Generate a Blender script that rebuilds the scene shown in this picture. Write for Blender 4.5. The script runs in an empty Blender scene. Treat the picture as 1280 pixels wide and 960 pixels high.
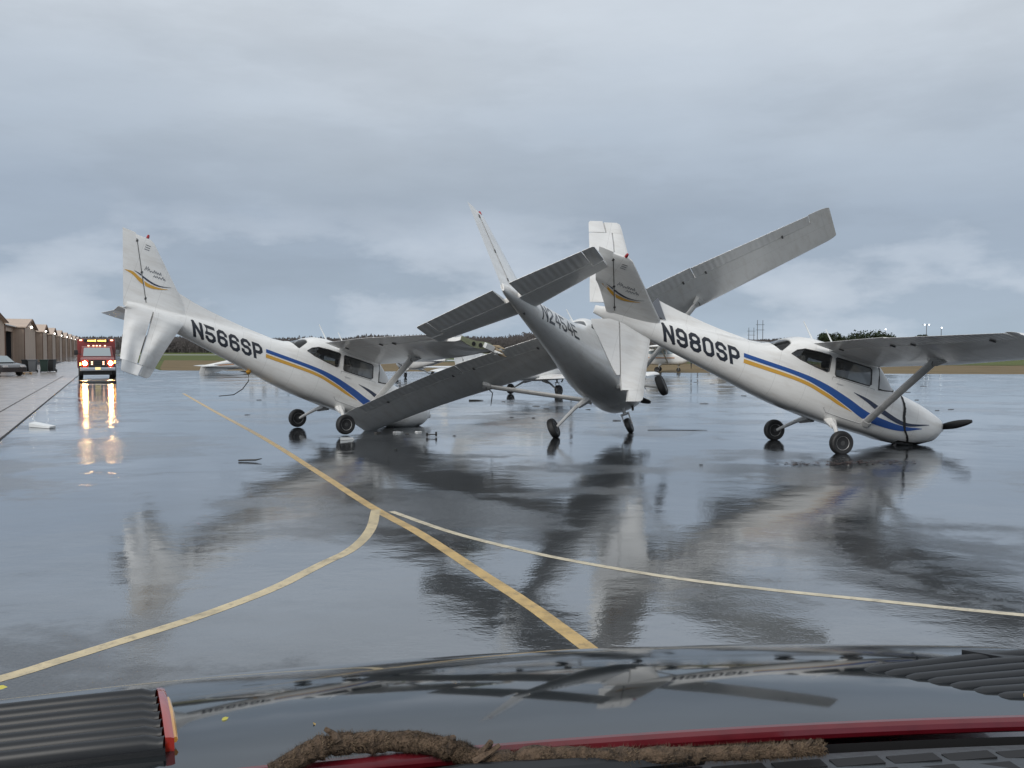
import bpy, bmesh, math, random
import numpy as np
from mathutils import Vector, Matrix, noise

R = math.radians
sc = bpy.context.scene
col = sc.collection

# ------------------------------------------------------------------ camera, sky, sun, exposure
cam = bpy.data.objects.new("camera", bpy.data.cameras.new("camera"))
col.objects.link(cam)
cam.location = (0, 0, 1.908)
cam.rotation_euler = (R(90 - 2.258), 0, 0)
cam.data.sensor_width = 36
cam.data.lens = 36 * 1100.56 / 1280
cam.data.clip_start = 0.05
cam.data.clip_end = 6000
sc.camera = cam
sc.view_settings.view_transform = 'Standard'
sc.view_settings.look = 'None'
sc.view_settings.exposure = 0.1
sc.view_settings.gamma = 1.0
sc.view_settings.use_curve_mapping = False
sc.cycles.use_denoising = True
sc.cycles.max_bounces = 8
sc.cycles.sample_clamp_indirect = 25
sc.cycles.caustics_reflective = False

SUN_EL, SUN_AZ = R(33), R(208)          # azimuth measured from +Y towards +X
sun = bpy.data.objects.new("sun", bpy.data.lights.new("sun", 'SUN'))
col.objects.link(sun)
sun.data.energy = 1.5
sun.data.angle = R(25)
sun.data.color = (1.0, 0.96, 0.90)
sdir = Vector((math.cos(SUN_EL) * math.sin(SUN_AZ), math.cos(SUN_EL) * math.cos(SUN_AZ), math.sin(SUN_EL)))
sun.rotation_euler = sdir.to_track_quat('Z', 'Y').to_euler()

world = bpy.data.worlds.new("World")
sc.world = world
world.use_nodes = True
wn, wl = world.node_tree.nodes, world.node_tree.links
wn.clear()


def N(nodes, kind, **kw):
    n = nodes.new(kind)
    for k, v in kw.items():
        if k.startswith('_'):
            n.inputs[k[1:].replace('_', ' ')].default_value = v
        else:
            setattr(n, k, v)
    return n


def ramp(nodes, stops, interp='LINEAR'):
    r = nodes.new('ShaderNodeValToRGB')
    r.color_ramp.interpolation = interp
    e = r.color_ramp.elements
    while len(e) > 1:
        e.remove(e[-1])
    for i, (p, c) in enumerate(stops):
        el = e[0] if i == 0 else e.new(p)
        el.position = p
        el.color = (c, c, c, 1) if isinstance(c, (int, float)) else (*c, 1)
    return r


def build_world():
    tc = N(wn, 'ShaderNodeTexCoord')
    sep = N(wn, 'ShaderNodeSeparateXYZ')
    wl.new(tc.outputs['Generated'], sep.inputs[0])
    up = N(wn, 'ShaderNodeMath', operation='ABSOLUTE')
    wl.new(sep.outputs['Z'], up.inputs[0])
    # overcast deck: brighter at the horizon and overhead, a slate band between
    warp = N(wn, 'ShaderNodeTexNoise', _Scale=1.6, _Detail=3.0, _Roughness=0.5)
    mp = N(wn, 'ShaderNodeMapping')
    mp.inputs['Scale'].default_value = (1, 1, 3.2)
    wl.new(tc.outputs['Generated'], mp.inputs[0])
    wl.new(mp.outputs[0], warp.inputs['Vector'])
    wsub = N(wn, 'ShaderNodeMath', operation='SUBTRACT')
    wl.new(warp.outputs['Fac'], wsub.inputs[0])
    wsub.inputs[1].default_value = 0.5
    wadd = N(wn, 'ShaderNodeMath', operation='MULTIPLY_ADD')
    wl.new(wsub.outputs[0], wadd.inputs[0])
    wadd.inputs[1].default_value = 0.22
    wl.new(up.outputs[0], wadd.inputs[2])
    deck = ramp(wn, [(0.0, (0.385, 0.475, 0.57)), (0.05, (0.345, 0.42, 0.515)), (0.11, (0.318, 0.383, 0.472)),
                     (0.17, (0.335, 0.398, 0.485)), (0.24, (0.41, 0.472, 0.55)), (0.33, (0.525, 0.58, 0.645)),
                     (0.45, (0.61, 0.655, 0.705)), (1.0, (0.70, 0.73, 0.765))])
    wl.new(wadd.outputs[0], deck.inputs[0])
    # soft broken texture of the deck
    n2 = N(wn, 'ShaderNodeTexNoise', _Scale=2.9, _Detail=9.0, _Roughness=0.58)
    mp2 = N(wn, 'ShaderNodeMapping')
    mp2.inputs['Scale'].default_value = (1, 1, 3.6)
    mp2.inputs['Location'].default_value = (3.1, 0.4, 0.2)
    wl.new(tc.outputs['Generated'], mp2.inputs[0])
    wl.new(mp2.outputs[0], n2.inputs['Vector'])
    r2 = ramp(wn, [(0.30, 0.90), (0.46, 0.97), (0.54, 1.03), (0.72, 1.10)])
    wl.new(n2.outputs['Fac'], r2.inputs[0])
    mul = N(wn, 'ShaderNodeMixRGB', blend_type='MULTIPLY')
    mul.inputs['Fac'].default_value = 1
    wl.new(deck.outputs[0], mul.inputs[1])
    wl.new(r2.outputs[0], mul.inputs[2])
    # pale torn cloud low over the horizon
    n3 = N(wn, 'ShaderNodeTexNoise', _Scale=3.4, _Detail=8.0, _Roughness=0.55)
    mp3 = N(wn, 'ShaderNodeMapping')
    mp3.inputs['Scale'].default_value = (1, 1, 2.6)
    mp3.inputs['Location'].default_value = (5.2, 1.7, 0.6)
    wl.new(tc.outputs['Generated'], mp3.inputs[0])
    wl.new(mp3.outputs[0], n3.inputs['Vector'])
    r3 = ramp(wn, [(0.50, 0.0), (0.56, 0.42), (0.68, 0.8)])
    wl.new(n3.outputs['Fac'], r3.inputs[0])
    band = ramp(wn, [(0.0, 0.8), (0.06, 1.0), (0.11, 0.75), (0.17, 0.0)])
    wl.new(up.outputs[0], band.inputs[0])
    m3 = N(wn, 'ShaderNodeMath', operation='MULTIPLY')
    wl.new(r3.outputs[0], m3.inputs[0])
    wl.new(band.outputs[0], m3.inputs[1])
    mixc = N(wn, 'ShaderNodeMixRGB')
    wl.new(m3.outputs[0], mixc.inputs['Fac'])
    wl.new(mul.outputs[0], mixc.inputs[1])
    mixc.inputs[2].default_value = (0.60, 0.66, 0.745, 1)
    # scale to the sky texture's units, with a trace of clear sky behind the deck
    sc10 = N(wn, 'ShaderNodeMixRGB', blend_type='MULTIPLY')
    sc10.inputs['Fac'].default_value = 1
    wl.new(mixc.outputs[0], sc10.inputs[1])
    sc10.inputs[2].default_value = (10, 10, 10, 1)
    sky = N(wn, 'ShaderNodeTexSky', sky_type='NISHITA')
    sky.sun_disc = False
    sky.sun_elevation = SUN_EL
    sky.sun_rotation = SUN_AZ
    sky.air_density = 1.0
    sky.dust_density = 2.0
    mixs = N(wn, 'ShaderNodeMixRGB')
    mixs.inputs['Fac'].default_value = 0.95
    wl.new(sky.outputs[0], mixs.inputs[1])
    wl.new(sc10.outputs[0], mixs.inputs[2])
    bg = N(wn, 'ShaderNodeBackground')
    bg.inputs['Strength'].default_value = 0.1
    wl.new(mixs.outputs[0], bg.inputs['Color'])
    out = N(wn, 'ShaderNodeOutputWorld')
    wl.new(bg.outputs[0], out.inputs['Surface'])


build_world()

# ------------------------------------------------------------------ materials
MATS = {}


def mat(name, color, rough=0.5, metal=0.0, ior=1.5, coat=0.0, var=0.0, vscale=3.0, bump=0.0, bscale=40.0, emit=None, estr=0.0, bead=0.0, spec=0.5):
    m = bpy.data.materials.new(name)
    m.use_nodes = True
    nd, ln = m.node_tree.nodes, m.node_tree.links
    p = nd['Principled BSDF']
    p.inputs['Base Color'].default_value = (*color, 1)
    p.inputs['Roughness'].default_value = rough
    p.inputs['Metallic'].default_value = metal
    p.inputs['IOR'].default_value = ior
    p.inputs['Coat Weight'].default_value = coat
    p.inputs['Coat Roughness'].default_value = 0.06
    p.inputs['Specular IOR Level'].default_value = spec
    tc = N(nd, 'ShaderNodeTexCoord')
    if var:
        n = N(nd, 'ShaderNodeTexNoise', _Scale=vscale, _Detail=6.0, _Roughness=0.6)
        ln.new(tc.outputs['Object'], n.inputs['Vector'])
        r = ramp(nd, [(0.3, tuple(c * (1 - var) for c in color)), (0.5, color), (0.75, tuple(min(1, c * (1 + var * 0.6)) for c in color))])
        ln.new(n.outputs['Fac'], r.inputs[0])
        ln.new(r.outputs[0], p.inputs['Base Color'])
        rr = N(nd, 'ShaderNodeMapRange')
        rr.inputs['To Min'].default_value = rough * 0.75
        rr.inputs['To Max'].default_value = min(1, rough * 1.3)
        ln.new(n.outputs['Fac'], rr.inputs['Value'])
        ln.new(rr.outputs[0], p.inputs['Roughness'])
    if bump:
        n = N(nd, 'ShaderNodeTexNoise', _Scale=bscale, _Detail=3.0)
        ln.new(tc.outputs['Object'], n.inputs['Vector'])
        b = N(nd, 'ShaderNodeBump')
        b.inputs['Strength'].default_value = bump
        b.inputs['Distance'].default_value = 0.02
        ln.new(n.outputs['Fac'], b.inputs['Height'])
        ln.new(b.outputs[0], p.inputs['Normal'])
    if bead:
        w = N(nd, 'ShaderNodeTexWave', wave_type='BANDS', bands_direction='Y')
        w.inputs['Scale'].default_value = bead
        ln.new(tc.outputs['Object'], w.inputs['Vector'])
        b = N(nd, 'ShaderNodeBump')
        b.inputs['Strength'].default_value = 0.6
        b.inputs['Distance'].default_value = 0.012
        ln.new(w.outputs['Fac'], b.inputs['Height'])
        ln.new(b.outputs[0], p.inputs['Normal'])
    if emit:
        p.inputs['Emission Color'].default_value = (*emit, 1)
        p.inputs['Emission Strength'].default_value = estr
    MATS[name] = m
    return m


def airframe_paint(name, color, bead=0.0, grime=0.16):
    """White aircraft enamel with faint panel seams, rivet rows and streaked grime."""
    m = mat(name, color, 0.28, coat=0.35)
    nd, ln = m.node_tree.nodes, m.node_tree.links
    p = nd['Principled BSDF']
    tc = N(nd, 'ShaderNodeTexCoord')
    mp = N(nd, 'ShaderNodeMapping')
    mp.inputs['Scale'].default_value = (1.1, 5.0, 5.0)
    ln.new(tc.outputs['Object'], mp.inputs[0])
    n = N(nd, 'ShaderNodeTexNoise', _Scale=1.7, _Detail=8.0, _Roughness=0.65)
    ln.new(mp.outputs[0], n.inputs['Vector'])
    r = ramp(nd, [(0.33, tuple(c * (1 - grime * f) for c, f in zip(color, (0.8, 0.9, 1.0)))), (0.52, tuple(c * 0.97 for c in color)), (0.7, color)])
    ln.new(n.outputs['Fac'], r.inputs[0])
    # seams: thin dark lines every 0.62 m along the body
    sep = N(nd, 'ShaderNodeSeparateXYZ')
    ln.new(tc.outputs['Object'], sep.inputs[0])
    wob = N(nd, 'ShaderNodeMath', operation='MULTIPLY')
    ln.new(sep.outputs['X'], wob.inputs[0])
    wob.inputs[1].default_value = 1 / 0.62
    fr = N(nd, 'ShaderNodeMath', operation='FRACT')
    ln.new(wob.outputs[0], fr.inputs[0])
    lt = N(nd, 'ShaderNodeMath', operation='LESS_THAN')
    ln.new(fr.outputs[0], lt.inputs[0])
    lt.inputs[1].default_value = 0.012
    seam = N(nd, 'ShaderNodeMixRGB', blend_type='MULTIPLY')
    sm = N(nd, 'ShaderNodeMath', operation='MULTIPLY')
    ln.new(lt.outputs[0], sm.inputs[0])
    sm.inputs[1].default_value = 0.26
    ln.new(sm.outputs[0], seam.inputs['Fac'])
    ln.new(r.outputs[0], seam.inputs[1])
    seam.inputs[2].default_value = (0.3, 0.3, 0.3, 1)
    ln.new(seam.outputs[0], p.inputs['Base Color'])
    n2 = N(nd, 'ShaderNodeTexNoise', _Scale=2.2, _Detail=2.0)
    ln.new(tc.outputs['Object'], n2.inputs['Vector'])
    b = N(nd, 'ShaderNodeBump')
    b.inputs['Strength'].default_value = 0.12
    b.inputs['Distance'].default_value = 0.02
    ln.new(n2.outputs['Fac'], b.inputs['Height'])
    last = b
    if bead:
        w = N(nd, 'ShaderNodeTexWave', wave_type='BANDS', bands_direction='Y')
        w.inputs['Scale'].default_value = bead
        ln.new(tc.outputs['Object'], w.inputs['Vector'])
        b2 = N(nd, 'ShaderNodeBump')
        b2.inputs['Strength'].default_value = 0.35
        b2.inputs['Distance'].default_value = 0.012
        ln.new(w.outputs['Fac'], b2.inputs['Height'])
        ln.new(b.outputs[0], b2.inputs['Normal'])
        last = b2
    ln.new(last.outputs[0], p.inputs['Normal'])
    return m


airframe_paint('white paint', (0.84, 0.84, 0.825))
airframe_paint('beaded white paint', (0.83, 0.83, 0.82), bead=2.6, grime=0.12)
mat('registration black', (0.012, 0.014, 0.022), 0.3, coat=0.3)
mat('stripe blue', (0.012, 0.075, 0.30), 0.28, coat=0.4)
mat('stripe gold', (0.62, 0.34, 0.045), 0.3, coat=0.3)
mat('stripe navy', (0.018, 0.026, 0.06), 0.28, coat=0.4)
mat('stripe orange', (0.55, 0.22, 0.05), 0.35)
mat('logo grey', (0.16, 0.17, 0.19), 0.4)
mat('dark slot', (0.01, 0.01, 0.011), 0.7)
mat('rubber', (0.018, 0.018, 0.019), 0.55, bump=0.2, bscale=30)
mat('rim metal', (0.7, 0.7, 0.69), 0.4, metal=0.2, var=0.3, vscale=20)
mat('hub dark', (0.06, 0.06, 0.06), 0.5)
mat('strut grey', (0.62, 0.62, 0.61), 0.35, coat=0.2, var=0.2, vscale=6)
mat('prop black', (0.015, 0.015, 0.016), 0.35, coat=0.2)
mat('window seal', (0.05, 0.05, 0.052), 0.6)
mat('cabin lining', (0.16, 0.155, 0.15), 0.8, var=0.2)
mat('seat leather', (0.20, 0.19, 0.175), 0.6, var=0.2)
mat('beacon red', (0.35, 0.012, 0.015), 0.25, coat=0.5)
mat('primer green', (0.24, 0.26, 0.17), 0.6, var=0.35, vscale=8)
mat('bare metal', (0.5, 0.5, 0.49), 0.4, metal=0.9, var=0.3, vscale=9)
mat('torn foam', (0.30, 0.24, 0.16), 0.9, var=0.4, vscale=14)
mat('rope orange', (0.42, 0.22, 0.03), 0.8)
mat('rope dark', (0.03, 0.03, 0.03), 0.8)


def glass_mat(name, tint, refl=0.06, rough=0.02, pale_mix=0.0):
    m = bpy.data.materials.new(name)
    m.use_nodes = True
    nd, ln = m.node_tree.nodes, m.node_tree.links
    nd.clear()
    tr = N(nd, 'ShaderNodeBsdfTransparent')
    tr.inputs['Color'].default_value = (*tint, 1)
    gl = N(nd, 'ShaderNodeBsdfGlossy')
    gl.inputs['Roughness'].default_value = rough
    fr = N(nd, 'ShaderNodeFresnel')
    fr.inputs['IOR'].default_value = 1.5
    ad = N(nd, 'ShaderNodeMath', operation='ADD')
    ln.new(fr.outputs[0], ad.inputs[0])
    ad.inputs[1].default_value = refl
    mx = N(nd, 'ShaderNodeMixShader')
    ln.new(ad.outputs[0], mx.inputs['Fac'])
    ln.new(tr.outputs[0], mx.inputs[1])
    ln.new(gl.outputs[0], mx.inputs[2])
    o = N(nd, 'ShaderNodeOutputMaterial')
    last = mx
    if pale_mix:  # opaque pale white mixed over the clear glass
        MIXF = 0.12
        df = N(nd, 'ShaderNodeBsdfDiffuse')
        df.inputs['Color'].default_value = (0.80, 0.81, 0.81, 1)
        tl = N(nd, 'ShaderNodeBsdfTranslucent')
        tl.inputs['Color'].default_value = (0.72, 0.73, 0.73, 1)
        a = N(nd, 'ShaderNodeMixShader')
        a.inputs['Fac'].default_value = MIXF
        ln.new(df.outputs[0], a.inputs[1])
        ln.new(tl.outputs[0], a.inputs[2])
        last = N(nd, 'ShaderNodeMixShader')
        last.inputs['Fac'].default_value = pale_mix
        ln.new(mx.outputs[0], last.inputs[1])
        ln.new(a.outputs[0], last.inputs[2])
    ln.new(last.outputs[0], o.inputs['Surface'])
    MATS[name] = m


glass_mat('cabin glass', (0.55, 0.57, 0.58), 0.03)
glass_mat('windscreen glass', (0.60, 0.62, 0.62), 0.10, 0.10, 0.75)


def asphalt_mat():
    m = bpy.data.materials.new('wet asphalt')
    m.use_nodes = True
    nd, ln = m.node_tree.nodes, m.node_tree.links
    p = nd['Principled BSDF']
    tc = N(nd, 'ShaderNodeTexCoord')

    def nz(scale, det=3.0, rough=0.5, sx=1, sy=1, off=0):
        mp = N(nd, 'ShaderNodeMapping')
        mp.inputs['Scale'].default_value = (sx, sy, 1)
        mp.inputs['Location'].default_value = (off, off * .7, 0)
        ln.new(tc.outputs['Object'], mp.inputs[0])
        n = N(nd, 'ShaderNodeTexNoise', _Scale=scale, _Detail=det, _Roughness=rough)
        ln.new(mp.outputs[0], n.inputs['Vector'])
        return n.outputs['Fac']
    film_n = nz(0.30, 9.0, 0.66, 0.8, 1.0, 11.3)
    film = ramp(nd, [(0.41, 0.0), (0.48, 0.85), (0.56, 1.0)])       # 1 = standing water
    ln.new(film_n, film.inputs[0])
    grain = nz(55, 3.0, 0.6)
    tone = nz(0.5, 5.0, 0.6)
    tr = ramp(nd, [(0.3, (0.032, 0.035, 0.038)), (0.7, (0.056, 0.059, 0.063))])
    ln.new(tone, tr.inputs[0])
    gr = ramp(nd, [(0.35, 0.55), (0.65, 1.35)])
    ln.new(grain, gr.inputs[0])
    mc = N(nd, 'ShaderNodeMixRGB', blend_type='MULTIPLY')
    mc.inputs['Fac'].default_value = 1
    ln.new(tr.outputs[0], mc.inputs[1])
    ln.new(gr.outputs[0], mc.inputs[2])
    ln.new(mc.outputs[0], p.inputs['Base Color'])
    ro = N(nd, 'ShaderNodeMapRange')
    ro.inputs['To Min'].default_value = 0.20
    ro.inputs['To Max'].default_value = 0.025
    ln.new(film.outputs[0], ro.inputs['Value'])
    ln.new(ro.outputs[0], p.inputs['Roughness'])
    # relief: slow swells of the water, wind ripples, wet stone grain
    b1 = N(nd, 'ShaderNodeBump')
    b1.inputs['Strength'].default_value = 1.0
    b1.inputs['Distance'].default_value = 0.010
    ln.new(nz(0.9, 2.0, 0.5), b1.inputs['Height'])
    b2 = N(nd, 'ShaderNodeBump')
    b2.inputs['Strength'].default_value = 1.0
    b2.inputs['Distance'].default_value = 0.0016
    ln.new(nz(7.0, 3.0, 0.6, 0.7, 1.0), b2.inputs['Height'])
    ln.new(b1.outputs[0], b2.inputs['Normal'])
    b3 = N(nd, 'ShaderNodeBump')
    b3.inputs['Distance'].default_value = 0.0040
    st = N(nd, 'ShaderNodeMapRange')
    st.inputs['To Min'].default_value = 0.9
    st.inputs['To Max'].default_value = 0.10
    ln.new(film.outputs[0], st.inputs['Value'])
    ln.new(st.outputs[0], b3.inputs['Strength'])
    ln.new(nz(38, 3.0, 0.6), b3.inputs['Height'])
    ln.new(b2.outputs[0], b3.inputs['Normal'])
    p.inputs['Specular IOR Level'].default_value = 0.0
    p.inputs['Roughness'].default_value = 0.9
    for l in list(p.inputs['Roughness'].links):
        nd.id_data.links.remove(l)
    ln.new(b3.outputs[0], p.inputs['Normal'])
    gl = N(nd, 'ShaderNodeBsdfGlossy')
    gl.inputs['Color'].default_value = (0.97, 0.985, 1.0, 1)
    ln.new(ro.outputs[0], gl.inputs['Roughness'])
    ln.new(b3.outputs[0], gl.inputs['Normal'])
    lw = N(nd, 'ShaderNodeLayerWeight')
    lw.inputs['Blend'].default_value = 0.5
    ln.new(b1.outputs[0], lw.inputs['Normal'])
    ex = N(nd, 'ShaderNodeMapRange')
    ex.inputs['To Min'].default_value = 3.9
    ex.inputs['To Max'].default_value = 2.2
    ln.new(film.outputs[0], ex.inputs['Value'])
    pw = N(nd, 'ShaderNodeMath', operation='POWER')
    ln.new(lw.outputs['Facing'], pw.inputs[0])
    ln.new(ex.outputs[0], pw.inputs[1])
    sc_ = N(nd, 'ShaderNodeMath', operation='MULTIPLY_ADD')
    ln.new(pw.outputs[0], sc_.inputs[0])
    sc_.inputs[1].default_value = 0.93
    sc_.inputs[2].default_value = 0.02
    mx = N(nd, 'ShaderNodeMixShader')
    ln.new(sc_.outputs[0], mx.inputs['Fac'])
    ln.new(p.outputs[0], mx.inputs[1])
    ln.new(gl.outputs[0], mx.inputs[2])
    ln.new(mx.outputs[0], nd['Material Output'].inputs['Surface'])
    MATS['wet asphalt'] = m
    return m


asphalt_mat()


def wet_mat(name, color, rough, ior, bump, var=0.3, vs=1.5):
    m = mat(name, color, rough, ior=ior, var=var, vscale=vs, bump=bump, bscale=22)
    return m


wet_mat('wet concrete', (0.43, 0.39, 0.36), 0.20, 1.4, 0.06)
wet_mat('wet concrete gutter', (0.46, 0.41, 0.375), 0.17, 1.4, 0.05)


def line_paint(name, c):
    """road paint worn through to the asphalt in flecks, wet like the rest"""
    m = wet_mat(name, c, 0.30, 1.45, 0.25, 0.35, 5)
    nd, ln = m.node_tree.nodes, m.node_tree.links
    p = nd['Principled BSDF']
    src = p.inputs['Base Color'].links[0].from_socket
    tc = N(nd, 'ShaderNodeTexCoord')
    n = N(nd, 'ShaderNodeTexNoise', _Scale=9.0, _Detail=9.0, _Roughness=0.75)
    ln.new(tc.outputs['Object'], n.inputs['Vector'])
    r = ramp(nd, [(0.53, 0.0), (0.66, 0.65)])
    ln.new(n.outputs['Fac'], r.inputs[0])
    mx = N(nd, 'ShaderNodeMixRGB')
    ln.new(r.outputs[0], mx.inputs['Fac'])
    ln.new(src, mx.inputs[1])
    mx.inputs[2].default_value = (0.07, 0.066, 0.06, 1)
    ln.new(mx.outputs[0], p.inputs['Base Color'])


line_paint('yellow line paint', (0.57, 0.39, 0.15))
line_paint('faded yellow line paint', (0.60, 0.49, 0.29))
line_paint('faded cream line paint', (0.62, 0.55, 0.40))
mat('grass', (0.105, 0.125, 0.042), 0.9, var=0.3, vscale=0.06, spec=0.1)
mat('dry grass', (0.185, 0.14, 0.078), 0.9, var=0.3, vscale=0.25, spec=0.1)
mat('runway', (0.30, 0.29, 0.27), 0.4)
mat('bare woods', (0.105, 0.096, 0.096), 0.95, var=0.4, vscale=0.03, spec=0.05)  # bluish-grey distance haze is put into this colour
mat('oak leaf', (0.035, 0.048, 0.026), 0.85, var=0.35, vscale=0.4, spec=0.1)
mat('bark', (0.06, 0.05, 0.042), 0.9)
mat('tan metal wall', (0.50, 0.375, 0.29), 0.6, var=0.15, vscale=0.5, bead=0.9)
mat('tan metal door', (0.55, 0.43, 0.34), 0.6, var=0.12, vscale=0.5, bead=0.6)
mat('white metal roof', (0.78, 0.79, 0.80), 0.35, var=0.1)
mat('brown trim', (0.19, 0.11, 0.075), 0.6)
mat('bay shade dark', (0.03, 0.03, 0.032), 0.8)  # interior shade of the open bay, held as a colour
mat('lamp white', (0.9, 0.9, 0.9), 0.4, emit=(1.0, 0.97, 0.88), estr=9)
mat('flood lamp', (0.9, 0.9, 0.9), 0.4, emit=(0.92, 0.97, 1.0), estr=5)
mat('pole steel', (0.12, 0.12, 0.125), 0.5, metal=0.3)
mat('fire red', (0.19, 0.017, 0.011), 0.3, coat=0.6)
mat('truck white', (0.75, 0.74, 0.72), 0.3, coat=0.4)
mat('truck black', (0.02, 0.02, 0.02), 0.45)
mat('chrome', (0.7, 0.7, 0.7), 0.15, metal=1.0)
mat('headlight', (1, 0.9, 0.7), 0.3, emit=(1.0, 0.58, 0.22), estr=170)
mat('amber lamp', (0.9, 0.5, 0.1), 0.3, emit=(1.0, 0.45, 0.08), estr=12)
mat('amber sign', (0.9, 0.5, 0.1), 0.3, emit=(1.0, 0.60, 0.12), estr=5)
mat('marker lamp', (0.9, 0.6, 0.5), 0.3, emit=(1.0, 0.52, 0.30), estr=4)
mat('plate yellow', (0.85, 0.72, 0.35), 0.4, emit=(1.0, 0.8, 0.35), estr=0.8)  # plate is no lamp; its lit look is put in as glow
mat('car dark', (0.02, 0.02, 0.024), 0.25, coat=0.7)
mat('car glass', (0.30, 0.36, 0.38), 0.05, coat=0.6, spec=0.9)
mat('bin black', (0.02, 0.021, 0.022), 0.5)
mat('bin grey', (0.15, 0.16, 0.17), 0.5)
mat('bin green', (0.018, 0.04, 0.032), 0.5)
mat('raw timber', (0.42, 0.28, 0.15), 0.8, var=0.3)
mat('hood paint', (0.010, 0.013, 0.015), 0.05, ior=1.9, bump=0.01, bscale=5)
mat('hood red', (0.115, 0.006, 0.012), 0.3, coat=0.5, var=0.25, vscale=14)
mat('vent plastic', (0.010, 0.012, 0.015), 0.42)
mat('cowl plastic', (0.045, 0.052, 0.058), 0.4, bump=0.1, bscale=60, var=0.2)
mat('red lens', (0.32, 0.02, 0.012), 0.12, coat=0.8, emit=(1.0, 0.12, 0.05), estr=0.02)
mat('amber lens', (0.75, 0.38, 0.06), 0.12, coat=0.8, emit=(1.0, 0.5, 0.1), estr=0.12)
mat('lichen bark', (0.105, 0.07, 0.045), 0.95, var=0.75, vscale=45, bump=1.0, bscale=60)
mat('lichen fuzz', (0.16, 0.115, 0.075), 0.95, var=0.7, vscale=30)
mat('yellow leaf', (0.55, 0.50, 0.10), 0.6)
mat('ochre leaf', (0.48, 0.32, 0.09), 0.6)
mat('wet leaf litter', (0.05, 0.025, 0.018), 0.4, var=0.6, vscale=6)
mat('debris dark', (0.02, 0.019, 0.018), 0.5)
mat('debris white', (0.78, 0.80, 0.80), 0.35)


# ------------------------------------------------------------------ mesh helpers
class MB:
    def __init__(s):
        s.v, s.f = [], []

    def add(s, vs, fs):
        o = len(s.v)
        s.v += [tuple(p) for p in vs]
        s.f += [tuple(i + o for i in f) for f in fs]
        return s

    def box(s, c, d, rot=None, taper=1.0):
        hx, hy, hz = d[0] / 2, d[1] / 2, d[2] / 2
        vs = []
        for z in (-1, 1):
            k = taper if z > 0 else 1
            for x, y in ((-1, -1), (1, -1), (1, 1), (-1, 1)):
                p = Vector((x * hx * k, y * hy * k, z * hz))
                if rot is not None:
                    p = rot @ p
                vs.append(p + Vector(c))
        return s.add(vs, [(3, 2, 1, 0), (4, 5, 6, 7), (0, 1, 5, 4), (1, 2, 6, 5), (2, 3, 7, 6), (3, 0, 4, 7)])

    def loft(s, rings, closed=True, cap=True):
        n = len(rings[0])
        vs = [p for r in rings for p in r]
        fs = []
        for i in range(len(rings) - 1):
            for j in range(n if closed else n - 1):
                k = (j + 1) % n
                fs.append((i * n + j, i * n + k, (i + 1) * n + k, (i + 1) * n + j))
        if cap and closed:
            fs.append(tuple(range(n - 1, -1, -1)))
            b = (len(rings) - 1) * n
            fs.append(tuple(range(b, b + n)))
        return s.add(vs, fs)

    def tube(s, path, rad, n=8, flat=1.0, up=(0, 0, 1)):
        path = [Vector(p) for p in path]
        rings = []
        for i, p in enumerate(path):
            t = (path[min(i + 1, len(path) - 1)] - path[max(i - 1, 0)]).normalized()
            u = Vector(up)
            if abs(t.dot(u)) > 0.95:
                u = Vector((1, 0, 0))
            a = t.cross(u).normalized()
            b = a.cross(t)
            r = rad[i] if isinstance(rad, (list, tuple)) else rad
            rings.append([p + a * (r * flat * math.cos(2 * math.pi * k / n)) + b * (r * math.sin(2 * math.pi * k / n)) for k in range(n)])
        return s.loft(rings)

    def lathe(s, prof, c, axis, n=20):
        ax = Vector(axis).normalized()
        u = Vector((0, 0, 1)) if abs(ax.z) < 0.9 else Vector((1, 0, 0))
        a = ax.cross(u).normalized()
        b = ax.cross(a)
        c = Vector(c)
        rings = [[c + ax * h + (a * math.cos(2 * math.pi * k / n) + b * math.sin(2 * math.pi * k / n)) * max(r, 1e-4) for k in range(n)] for r, h in prof]
        return s.loft(rings)

    def strip(s, top, bot, fn, nr=4):
        """sheet between two curves of (x,z) points, mapped by fn"""
        n = len(top)
        vs = []
        for i in range(n):
            for k in range(nr + 1):
                t = k / nr
                vs.append(fn(top[i][0] * (1 - t) + bot[i][0] * t, top[i][1] * (1 - t) + bot[i][1] * t))
        fs = [(i * (nr + 1) + k, (i + 1) * (nr + 1) + k, (i + 1) * (nr + 1) + k + 1, i * (nr + 1) + k + 1) for i in range(n - 1) for k in range(nr)]
        return s.add(vs, fs)

    def build(s, name, m, parent=None, smooth=32, recalc=True, bevel=0):
        me = bpy.data.meshes.new(name)
        me.from_pydata([tuple(p) for p in s.v], [], s.f)
        bm = bmesh.new()
        bm.from_mesh(me)
        if bevel:
            bmesh.ops.bevel(bm, geom=bm.edges[:], offset=bevel, segments=2, affect='EDGES', profile=0.6)
        if recalc:
            bmesh.ops.recalc_face_normals(bm, faces=bm.faces[:])
        bm.to_mesh(me)
        bm.free()
        if smooth:
            me.polygons.foreach_set('use_smooth', [True] * len(me.polygons))
            me.set_sharp_from_angle(angle=R(smooth))
        o = bpy.data.objects.new(name, me)
        me.materials.append(MATS[m] if isinstance(m, str) else m)
        col.objects.link(o)
        o.parent = parent
        return o


def empty(name, label, cat, loc=(0, 0, 0), rot=(0, 0, 0), group=None):
    o = bpy.data.objects.new(name, None)
    o.empty_display_size = 0.3
    col.objects.link(o)
    o.location = loc
    o.rotation_euler = rot
    return tag(o, label, cat, group)


def tag(o, label, cat, group=None):
    o['label'] = label
    o['category'] = cat
    if group:
        o['group'] = group
    return o


def copy_tree(o, parent=None):
    c = o.copy()
    col.objects.link(c)
    c.parent = parent
    for ch in list(o.children):
        copy_tree(ch, c)
    return c


def structure(o, kind='structure'):
    o['kind'] = kind
    return o


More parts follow.
